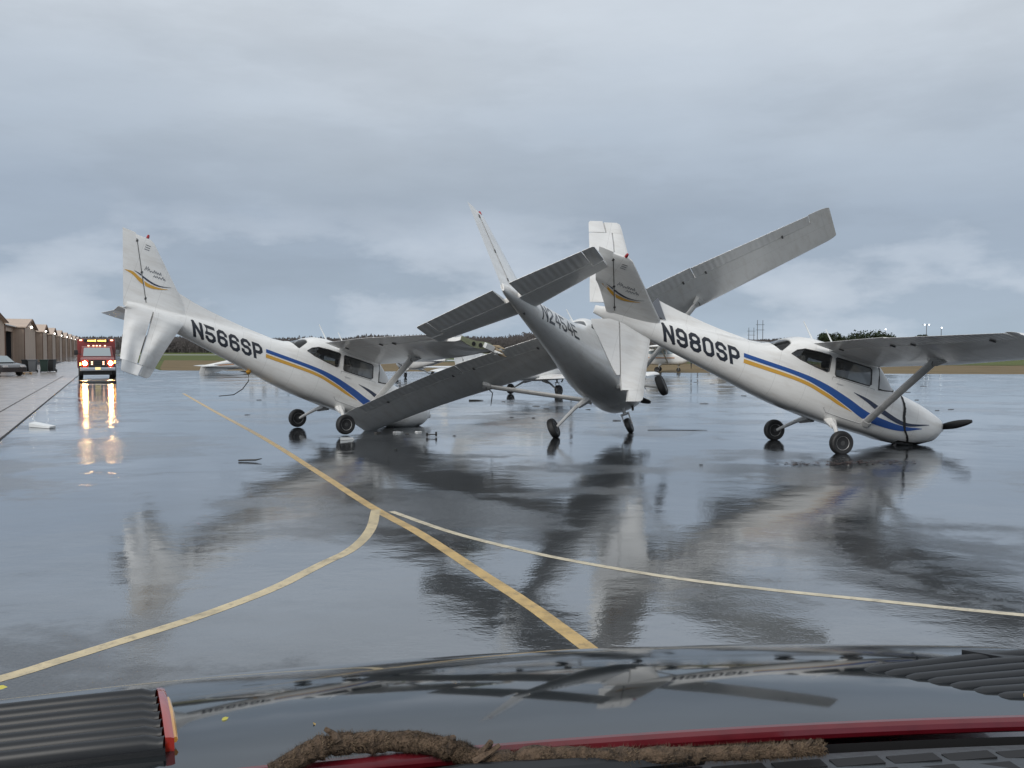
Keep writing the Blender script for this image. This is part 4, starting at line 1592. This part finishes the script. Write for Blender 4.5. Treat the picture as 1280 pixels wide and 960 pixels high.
# ------------------------------------------------------------------ woods, trees, poles
def woods(name, x0, x1, ya, yb, depth, n, h0, h1, seed, m='bare woods'):
    rnd = random.Random(seed)
    mb = MB()
    for i in range(n):
        t = rnd.random()
        x = x0 + (x1 - x0) * t
        y = ya + (yb - ya) * t + rnd.random() * depth
        rise = 1 + .25 * noise.noise(Vector((x * .012, seed, 0))) + .18 * noise.noise(Vector((x * .05, seed, 4)))
        H = rnd.uniform(h0, h1) * rise
        w = H * rnd.uniform(.38, .60)
        vs, fs = [], []
        vs += [(x - .18, y, 0), (x + .18, y, 0), (x, y, H * .8)]
        fs.append((0, 1, 2))
        for k in range(34):
            a, c = rnd.uniform(0, 6.283), H * (.12 + .80 * rnd.random() ** .8)
            rr = w * math.sqrt(rnd.random()) * (1.1 - .55 * abs(c / H - .5))
            px, py = x + rr * math.cos(a), y + rr * math.sin(a)
            s = rnd.uniform(.5, 1.2) * H * .075
            o = len(vs)
            vs += [(px - s * rnd.uniform(.3, 1), py + rnd.uniform(-.3, .3), c - s * rnd.uniform(0, 1)), (px + s * rnd.uniform(.3, 1), py, c - s * rnd.uniform(-.2, .8)), (px + rnd.uniform(-.5, .5) * s, py, c + s * rnd.uniform(.5, 1.7))]
            fs.append((o, o + 1, o + 2))
        mb.add(vs, fs)
    o = mb.build(name, m, smooth=0, recalc=False)
    return structure(o, 'stuff')


woods('bare_woods', -330, 60, 520, 400, 60, 2600, 6.5, 9.5, 1)
woods('bare_woods', 40, 420, 420, 330, 50, 1900, 4.5, 6.8, 2)
hl = MB()
hx = [-900 + i * 40 for i in range(60)]
hl.loft([[(x, 640, -.5) for x in hx], [(x, 690, 8.5 + 3.0 * noise.noise(Vector((x * .006, 2, 0)))) for x in hx], [(x, 1000, 12.5 + 4 * noise.noise(Vector((x * .004, 5, 0)))) for x in hx]], closed=False, cap=False)
structure(hl.build('hill', 'bare woods'))


def tree(label, x, y, H, W, seed):
    rnd = random.Random(seed)
    root = empty('oak_tree', label, 'tree', (x, y, -.03), (0, 0, 0), 'dark oaks beyond the runway')
    t = MB()
    t.tube([(0, 0, 0), (.1, 0, H * .25), (0, .1, H * .5)], [.28, .2, .12], 7)
    for k in range(6):
        a = k * 1.05
        t.tube([(.05, 0, H * (.25 + .04 * k)), (W * .25 * math.cos(a), W * .25 * math.sin(a), H * .55), (W * .36 * math.cos(a), W * .36 * math.sin(a), H * .75)], [.12, .07, .03], 5)
    t.build('trunk', 'bark', root)
    c = MB()
    cl = [(rnd.uniform(-.36, .36) * W, rnd.uniform(-.36, .36) * W, H * rnd.uniform(.38, .86), rnd.uniform(.14, .24) * W) for _ in range(16)]
    for k in range(2600):
        cx, cy, cz, cr = cl[rnd.randrange(len(cl))]
        v = Vector((rnd.gauss(0, 1), rnd.gauss(0, 1), rnd.gauss(0, .75)))
        v.normalize()
        p = Vector((cx, cy, cz)) + v * cr * rnd.uniform(.55, 1.05)
        s = rnd.uniform(.22, .55)
        a = Vector((rnd.gauss(0, 1), rnd.gauss(0, 1), rnd.gauss(0, 1))).normalized() * s
        b = Vector((rnd.gauss(0, 1), rnd.gauss(0, 1), rnd.gauss(0, 1))).normalized() * s
        c.add([p - a, p + b, p + a * .6 - b * .4], [(0, 1, 2)])
    c.build('crown', 'oak leaf', root, smooth=0, recalc=False)


tree('dark rounded oak behind the first antenna of the N980SP plane', 92, 252, 6.6, 8.5, 1)
tree('dark oak with a broad crown, widest of the oaks past the N980SP roof', 101, 256, 7.0, 11.5, 2)
tree('dark oak with a ragged crown next to the widest oak', 110, 262, 6.5, 9.0, 3)
tree('small thin oak at the outer end of the dark oaks', 122, 262, 6.4, 4.5, 4)


def pylon(label, x, y, H):
    root = empty('power_pylon', label, 'pylon', (x, y, -.03), (0, 0, .3), 'wooden power pylons beyond the field')
    for dx in (-1.6, 1.6):
        MB().tube([(dx, 0, 0), (dx, 0, H)], [.2, .13], 6).build('pole', 'pole steel', root)
    for z in (H * .86, H * .70):
        MB().box((0, 0, z), (5.0, .18, .18)).build('cross_arm', 'pole steel', root, smooth=0)


pylon('double pole power pylon seen above the tail cone of N980SP', 128, 455, 17)
pylon('lower double pole power pylon next to the taller one', 133, 490, 14)


def mast(label, x, y, H, n):
    root = empty('floodlight_mast', label, 'floodlight', (x, y, -.03), (0, 0, 0), 'lit floodlight masts beyond the runway')
    MB().tube([(0, 0, 0), (0, 0, H)], [.16, .09], 6).build('pole', 'pole steel', root)
    for k in range(n):
        px = (k - (n - 1) / 2) * 1.5
        h = MB().box((px, -.1, H + .1), (.55, .3, .42))
        ho = h.build('lamp_head', 'pole steel', root, smooth=0)
        MB().box((px, -.27, H + .1), (.42, .05, .32)).build('lamp_glass', 'flood lamp', ho, smooth=0)
    if n > 1:
        MB().box((0, 0, H + .05), (n * 1.5, .12, .12)).build('cross_bar', 'pole steel', root, smooth=0)


mast('single lit floodlight mast over the dark oaks', 127, 300, 8.6, 1)
mast('floodlight mast with two lit lamps side by side', 141, 300, 10.2, 2)
mast('single lit floodlight mast past the twin one', 147, 302, 9.2, 1)
mast('thin unlit mast near the outer wing of N980SP', 156, 310, 8.3, 0) if False else None


# ------------------------------------------------------------------ loose debris on the apron
rnd = random.Random(21)


def scrap(x, y, L, W, name='debris_scrap', m='debris dark', label='small dark wind-blown scrap lying flat on the wet apron', cat='debris', group='dark wind-blown scraps on the apron', rz=None, H=.03):
    mb = MB()
    n = 7
    top = []
    for k in range(n):
        a = 2 * math.pi * k / n
        q = rnd.uniform(.55, 1.0)
        top.append((L / 2 * q * math.cos(a), W / 2 * q * math.sin(a), rnd.uniform(.4, 1) * H))
    mb.loft([[(px, py, 0.0) for px, py, _ in top], [(px * .9, py * .9, pz) for px, py, pz in top]])
    o = mb.build(name, m, smooth=0)
    o.location = (x, y, .004)
    o.rotation_euler = (0, 0, rnd.uniform(-.4, .4) if rz is None else rz)
    return tag(o, label, cat, group)


for (x, y, L) in ((0, 24.55, .22), (.6, 24.3, .2), (2.41, 27.8, .3), (6.7, 30.7, .5), (26.3, 62.9, .9), (21.2, 45.3, .7), (11.0, 48.4, .4), (10.6, 50.7, .4), (1.1, 28.2, .3),
                  (13.9, 27.8, .35), (13.25, 27.4, .3), (-1.27, 19.3, .12), (-3.27, 37.9, .5), (-.3, 32, .25), (9.5, 36, .4), (15.2, 33, .3), (17.5, 39, .5), (3.1, 14.4, .1), (-2.2, 16.6, .12), (.8, 29.5, .5),
                  (2.8, 23.5, .35), (7.9, 13.2, .12), (-7.7, 25.5, .3), (-9.5, 33, .35), (5.6, 41, .5), (9.2, 55, .6), (19, 52, .5), (14.5, 60, .6)):
    scrap(x, y, L * .75, L * .26, H=.02)
def twig(name, pts, r, label, cat, m='debris dark'):
    mb = MB()
    mb.tube(pts, [r] * (len(pts) - 1) + [r * .4], 6)
    return tag(mb.build(name, m), label, cat)


o = twig('broken_stick', [(-.20, 0, .02), (-.05, .02, .025), (.10, -.01, .03), (.19, .03, .05)], .016, 'dark broken stick lying beside the yellow line junction', 'stick')
o.location = (-4.45, 14.9, 0)
o = twig('rubber_strip', [(-.27, 0, .02), (0, .02, .02), (.27, 0, .02)], .03, 'straight black rubber strip on the wet apron under the raised wing', 'strip')
o.location = (-1.33, 32.6, 0)
o = twig('seam_strip', [(-.7, 0, .006), (-.3, .02, .006), (.4, -.02, .006), (.7, 0, .006)], .007, 'long thin black strip lying out from the nose wheel of N2454E', 'strip')
o.location = (3.9, 20.7, 0)
o = twig('tie_down_strap', [(.0, 0, .36), (.02, 0, .26), (.10, 0, .18), (.08, 0, .02), (.06, 0, -.12)], .014, 'dark tie-down strap dangling below the strut top of N2454E', 'strap', 'rope dark')
o.location = (-.55, 20.3, .72)
tr_ = empty('tail_rope', 'orange tail tie-down weight with dark rope hanging under the N566SP fuselage', 'rope', (0, 0, 0))
bpy.context.view_layer.update()
tr_.location = left_plane.matrix_world @ Vector(BV(4.95, .12, .755))
MB().lathe([(.001, .05), (.05, .03), (.06, -.01), (.03, -.05), (.001, -.06)], (0, 0, 0), (0, 0, 1), 10).build('weight', 'rope orange', tr_)
MB().tube([(0, 0, -.06), (.0, 0, -.20), (-.12, -.05, -.38), (-.30, -.1, -.50), (-.62, -.1, -.53)], [.012, .012, .012, .012, .010], 6).build('rope', 'rope dark', tr_)

wp = MB()
wp.loft([[(-.42, -.07, 0), (.42, -.10, 0), (.42, .07, 0), (-.42, .11, 0)], [(-.42, -.07, .10), (.42, -.09, .05), (.42, .07, .06), (-.42, .11, .12)]])
o = wp.build('torn_panel', 'debris white', smooth=0, bevel=.01)
o.location = (-11.45, 21.4, .004)
o.rotation_euler = (0, 0, -.5)
tag(o, 'torn white panel lying on the apron near the concrete edge', 'panel')
wc = MB()
wc.loft([[(-.16, 0, 0), (.16, .02, 0), (.14, .07, 0), (-.15, .05, 0)], [(-.16, 0, .06), (.12, .02, .03), (.12, .05, .04), (-.15, .05, .05)]])
o = wc.build('white_fragment', 'debris white', smooth=0)
o.location = (-3.45, 18.45, .004)
o.rotation_euler = (0, 0, .5)
tag(o, 'white broken fragment beside the near wheel of N566SP', 'fragment')
for (x, y, L, W, H, m, lab) in ((-3.05, 19.95, .34, .14, .05, 'debris dark', 'dark crushed cowling piece nearest the wheel, under the nose of N566SP'),
                               (-2.60, 20.05, .46, .16, .07, 'bare metal', 'bent bare metal cowling piece under the nose of N566SP'),
                               (-2.15, 20.2, .30, .12, .04, 'debris white', 'white cowling chip under the tip of the nose of N566SP'),
                               (-2.35, 19.75, .22, .10, .03, 'debris dark', 'black broken chip lying in front of the nose of N566SP')):
    scrap(x, y, L * .65, W * .6, 'cowling_fragment', m, lab, 'wreckage', None, H=H * .6)
wc = MB()
wc.box((0, 0, .05), (.24, .03, .02)).box((.1, 0, .06), (.04, .03, .1)).box((-.1, 0, .05), (.04, .03, .08))
o = wc.build('broken_bracket', 'debris dark', smooth=0)
o.location = (-1.75, 19.1, .004)
tag(o, 'small dark broken bracket on the apron beyond the nose of N566SP', 'bracket')

lp = MB()
for k in range(160):
    a = rnd.random()
    x, y = 4.6 + 2.0 * a + rnd.gauss(0, .12), 14.55 + .25 * a + rnd.gauss(0, .13)
    s = rnd.uniform(.02, .06)
    b = rnd.uniform(0, 6.28)
    lp.add([(x + s * math.cos(b), y + s * math.sin(b), .010), (x + s * math.cos(b + 2), y + s * .6 * math.sin(b + 2), .014), (x + s * math.cos(b + 4), y + s * math.sin(b + 4), .009 + .01 * rnd.random())], [(0, 1, 2)])
structure(lp.build('leaf_litter', 'wet leaf litter', smooth=0, recalc=False), 'stuff')

# torn cowl skin at the nose of the middle plane
tc_ = MB()
tc_.add([BV(.35, .44, 1.30), BV(.35, .52, 1.05), BV(.95, .60, 1.0), BV(.95, .56, 1.34), BV(.5, .62, 1.32)], [(0, 1, 2, 3), (0, 3, 4)])
tc_.build('torn_cowl', 'bare metal', mid_plane, smooth=0)
tc_ = MB()
tc_.tube([BV(.30, .50, 1.46), BV(.9, .58, 1.38), BV(1.4, .60, 1.30)], .02, 6)
tc_.build('cowl_edge', 'debris white', mid_plane)


# ------------------------------------------------------------------ front of the vehicle the photo was taken from
def hood_z(x, s):
    a0, a1, S = R(3.5), R(17.5), .90
    # integral of tan(a0 + (a1-a0) t/S) approximated with the small-angle form
    z = -(a0 * s + (a1 - a0) * s * s / (2 * S)) * 1.02
    return 1.235 + z - .028 * (x - .35) ** 2


def own_vehicle():
    root = empty('pickup_front', 'dark glossy bonnet and red rear lip of the vehicle in the foreground', 'vehicle', (0, 0, 0), (0, 0, R(9.5)))
    Y0 = 1.475
    xs = [-1.15 + 3.0 * i / 40 for i in range(41)]
    ss = [-.02 + 1.09 * i / 24 for i in range(25)]
    h = MB()
    up = [[(x, Y0 + s, hood_z(x, s)) for x in xs] for s in ss]
    h.loft(up, closed=False, cap=False)
    h.loft([[(x, Y0 + ss[-1] + d, hood_z(x, ss[-1]) - e) for x in xs] for d, e in ((0, 0), (.10, .06), (.16, .2), (.18, .5))], closed=False, cap=False)
    hood = h.build('hood', 'hood paint', root, recalc=True, smooth=50)
    lip = MB()
    lip.tube([(x, Y0 - .028, hood_z(x, 0) - .008) for x in xs], .0145, 10, up=(0, 0, 1))
    lip.build('hood_lip', 'hood red', hood)
    sk = MB()
    sk.loft([[(x, Y0 - .035, hood_z(x, 0) - .03) for x in xs], [(x, Y0 - .03, hood_z(x, 0) - .16) for x in xs]], closed=False, cap=False)
    sk.build('hood_edge', 'dark slot', hood)
    cw = MB()
    cz = lambda x: 1.215 - .028 * (x - .35) ** 2
    cw.loft([[(x, Y0 - .055, cz(x) - .10) for x in xs], [(x, Y0 - .075, cz(x) - .012) for x in xs], [(x, Y0 - .09, cz(x)) for x in xs], [(x, 1.24, cz(x) + .01) for x in xs], [(x, 1.10, cz(x) + .04) for x in xs]], closed=False, cap=False)
    cowl = cw.build('cowl_panel', 'cowl plastic', root)
    for row, (ya, yb, x0, x1) in enumerate(((1.335, 1.35, .50, 1.5), (1.285, 1.315, .72, 1.5))):
        x = x0
        while x < x1:
            sl = MB()
            y_ = (ya + yb) / 2
            sl.box((x, y_, cz(x) + .0035), (.088, .026, .004), Matrix.Rotation(.0, 3, 'Z'))
            sl.build('cowl_slot', 'dark slot', cowl, smooth=0)
            x += .105
    wb = MB()
    wb.tube([(-.25, 1.34, 1.21), (.15, 1.365, 1.23), (.55, 1.37, 1.23)], [.02, .018, .012], 8, flat=1.4)
    wb.build('wiper_arm', 'vent plastic', root)
    # ribbed hood vents: level decks that stand clear of the falling bonnet
    for sg in (-1, 1):
        xo = .35 + sg * 1.46
        s0, s1 = .08, .345
        n = 7
        inner = lambda s: .35 + sg * (.69 + .28 * (s - s0))
        top = lambda x: hood_z(x, s0) + .014
        base = MB()
        q = [(inner(s0) + sg * (.22 if sg > 0 else 0), s0), (xo, s0), (xo, s1), (inner(s1), s1)]
        if sg > 0:
            q = [(xo - .05, s0), (xo, s0), (xo, s1), (inner(s1) + .25, s1)]
        base.add([(x, Y0 + s, hood_z(x, s) - .004) for x, s in q] + [(x, Y0 + s, top(x) - .004) for x, s in q], [(3, 2, 1, 0), (4, 5, 6, 7), (0, 1, 5, 4), (1, 2, 6, 5), (2, 3, 7, 6), (3, 0, 4, 7)])
        vo = base.build('hood_vent', 'vent plastic', root, smooth=0)
        for k in range(n):
            s = s0 + (s1 - s0) * (k + .5) / n
            w = (s1 - s0) / n * .74
            x_in = inner(s) + (.037 * (n - 1 - k) if sg > 0 else 0.0)
            rings = []
            hh = .024 if sg < 0 else .013
            for j, t in enumerate((0, .012, .04, .2, .4, .6, .8, 1.0)):
                x = x_in + (xo - x_in) * t
                z0 = top(x) - .008
                if sg > 0:
                    kk = min(1, t / .55)
                    z0 = z0 * kk + (hood_z(x, s) - .006) * (1 - kk)
                e = (.15, .72, 1, 1, 1, 1, 1, 1)[j]
                if sg < 0 and j == 0:
                    e = .8
                rings.append([(x, Y0 + s + w * .5 * math.cos(a), z0 + hh * e * max(0, math.sin(a)) ** .7) for a in [math.pi * i_ / 8 for i_ in range(9)]] + [(x, Y0 + s, z0 - .01)])
            rb = MB()
            rb.loft(rings)
            rb.build('vent_rib', 'vent plastic', vo, smooth=40)
        if sg < 0:
            le = MB()
            prof = [(s0 + .015, -.03), (s0 + .015, .010), (s0 + .10, .022), (s1 - .06, .022), (s1 - .005, .010), (s1 - .005, -.035)]
            le.loft([[(inner(s) + dx, Y0 + s, top(inner(s)) + z * qq) for s, z in prof] for dx, qq in ((.001, 1), (.010, .97), (.016, .8))])
            lo = le.build('marker_lens', 'red lens', vo)
            am = MB()
            sm = (s0 + s1) / 2
            am.tube([(inner(s0 + .04) + .018, Y0 + s0 + .04, top(inner(s0)) - .006), (inner(sm) + .019, Y0 + sm, top(inner(sm)) + .006), (inner(s1 - .05) + .018, Y0 + s1 - .05, top(inner(s1)) + .002)], .006, 6)
            am.build('amber_strip', 'amber lens', lo)
    # fenders and grille side of the body, out of sight below the bonnet
    b = MB()
    b.loft([[(-1.15, 1.2, .45), (1.85, 1.2, .45), (1.85, 2.5, .45), (-1.15, 2.5, .45)], [(-1.15, 1.2, .98), (1.85, 1.2, .98), (1.85, 2.5, .86), (-1.15, 2.5, .86)]])
    b.build('front_body', 'hood red', root, smooth=0)
    for x in (-1.0, 1.7):
        w = MB()
        w.lathe([(.22, -.12), (.38, -.12), (.40, -.08), (.40, .08), (.38, .12), (.22, .12)], (x, 1.75, .40), (1, 0, 0), 20)
        w.build('wheel', 'rubber', root)


own_vehicle()

# mossy branch caught along the windscreen base
br = empty('mossy_branch', 'fuzzy brown lichen-covered branch lying across the bonnet edge', 'branch', (0, 0, 0))
bp = [(-.378, 1.36, 1.243), (-.311, 1.40, 1.267), (-.238, 1.43, 1.262), (-.16, 1.44, 1.258), (-.093, 1.43, 1.248), (-.053, 1.42, 1.238), (.079, 1.42, 1.234), (.21, 1.42, 1.234), (.40, 1.44, 1.231), (.527, 1.46, 1.229)]
pp = [p + Vector((0, 0, .007 if p.x > .02 else -.003)) for p in crom(bp, 10)]
rad = [(.017 if i / len(pp) < .5 else .017 - .007 * (i / len(pp) - .5) * 2) * (1 + .36 * noise.noise(Vector((i * .55, 0, 1)))) for i in range(len(pp))]
rad[-1] = .004
MB().tube(pp, rad, 12).build('stem', 'lichen bark', br)
fz = MB()
for k in range(14000):
    i = rnd.randrange(len(pp) - 1)
    p = pp[i].lerp(pp[i + 1], rnd.random())
    t = (pp[i + 1] - pp[i]).normalized()
    v = Vector((rnd.gauss(0, 1), rnd.gauss(0, 1), rnd.gauss(0, 1)))
    v = (v - t * v.dot(t)).normalized()
    a = p + v * rad[i] * .9
    L = rnd.uniform(.002, .0095)
    side = t.cross(v) * rnd.uniform(.0006, .0016)
    tip = a + v * L + t * rnd.uniform(-.005, .005) + side * rnd.uniform(-2, 2)
    fz.add([a - side, a + side, tip], [(0, 1, 2)])
structure(fz.build('lichen', 'lichen fuzz', br, smooth=0, recalc=False), 'stuff')
for (x, y, z), d, L, r0 in (((-.10, 1.415, 1.262), (.2, -.3, .9), .028, .010), ((-.05, 1.41, 1.250), (.5, -.2, .7), .040, .009), ((-.052, 1.40, 1.246), (.7, .3, .35), .05, .007),
                        ((.46, 1.44, 1.245), (.3, -.2, .9), .024, .008), ((.49, 1.45, 1.243), (.7, .1, .6), .030, .006), ((.30, 1.42, 1.240), (-.3, -.3, .8), .018, .006), ((-.29, 1.40, 1.282), (-.6, .2, .5), .03, .007)):
    d = Vector(d).normalized()
    a = Vector((x, y, z)) - d * .012
    MB().tube([a, a + d * L * .5 + Vector((.004, 0, .002)), a + d * L], [r0, r0 * .75, r0 * .55], 7).build('broken_twig', 'lichen bark', br)


def leaf(loc, s, rz, m, label):
    mb = MB()
    s *= .75
    up = [(-1, 0, 0), (-.4, .42, .12), (.3, .40, .16), (1, 0, .05), (.3, -.40, .10), (-.4, -.42, .05)]
    vs = [(x * s, y * s, z * s + .001) for x, y, z in up] + [(0, 0, .0015)]
    mb.add(vs, [(i, (i + 1) % 6, 6) for i in range(6)])
    o = mb.build('leaf', m, smooth=0, recalc=False)
    o.location = loc
    o.rotation_euler = (R(25), 0, rz)
    return tag(o, label, 'leaf', 'fallen leaves on the bonnet')


leaf((-.975, 1.655, 1.262), .016, .3, 'yellow leaf', 'bright yellow leaf caught on the ribbed black vent')
leaf((-.55, 1.66, 1.20), .011, 1.0, 'yellow leaf', 'tiny yellow leaf on the bonnet just past the red lamp')
leaf((-.365, 1.60, 1.215), .011, 2.0, 'ochre leaf', 'tiny brown leaf on the bonnet above the mossy branch')
leaf((.985, 1.66, 1.245), .016, .6, 'ochre leaf', 'ochre leaf standing on the red lip toward the outer bonnet')
leaf((.47, 1.50, 1.215), .013, .2, 'yellow leaf', 'small yellow leaf below the red lip, nearer the branch')
leaf((.515, 1.505, 1.215), .015, 2.6, 'yellow leaf', 'small yellow leaf below the red lip, past its twin')
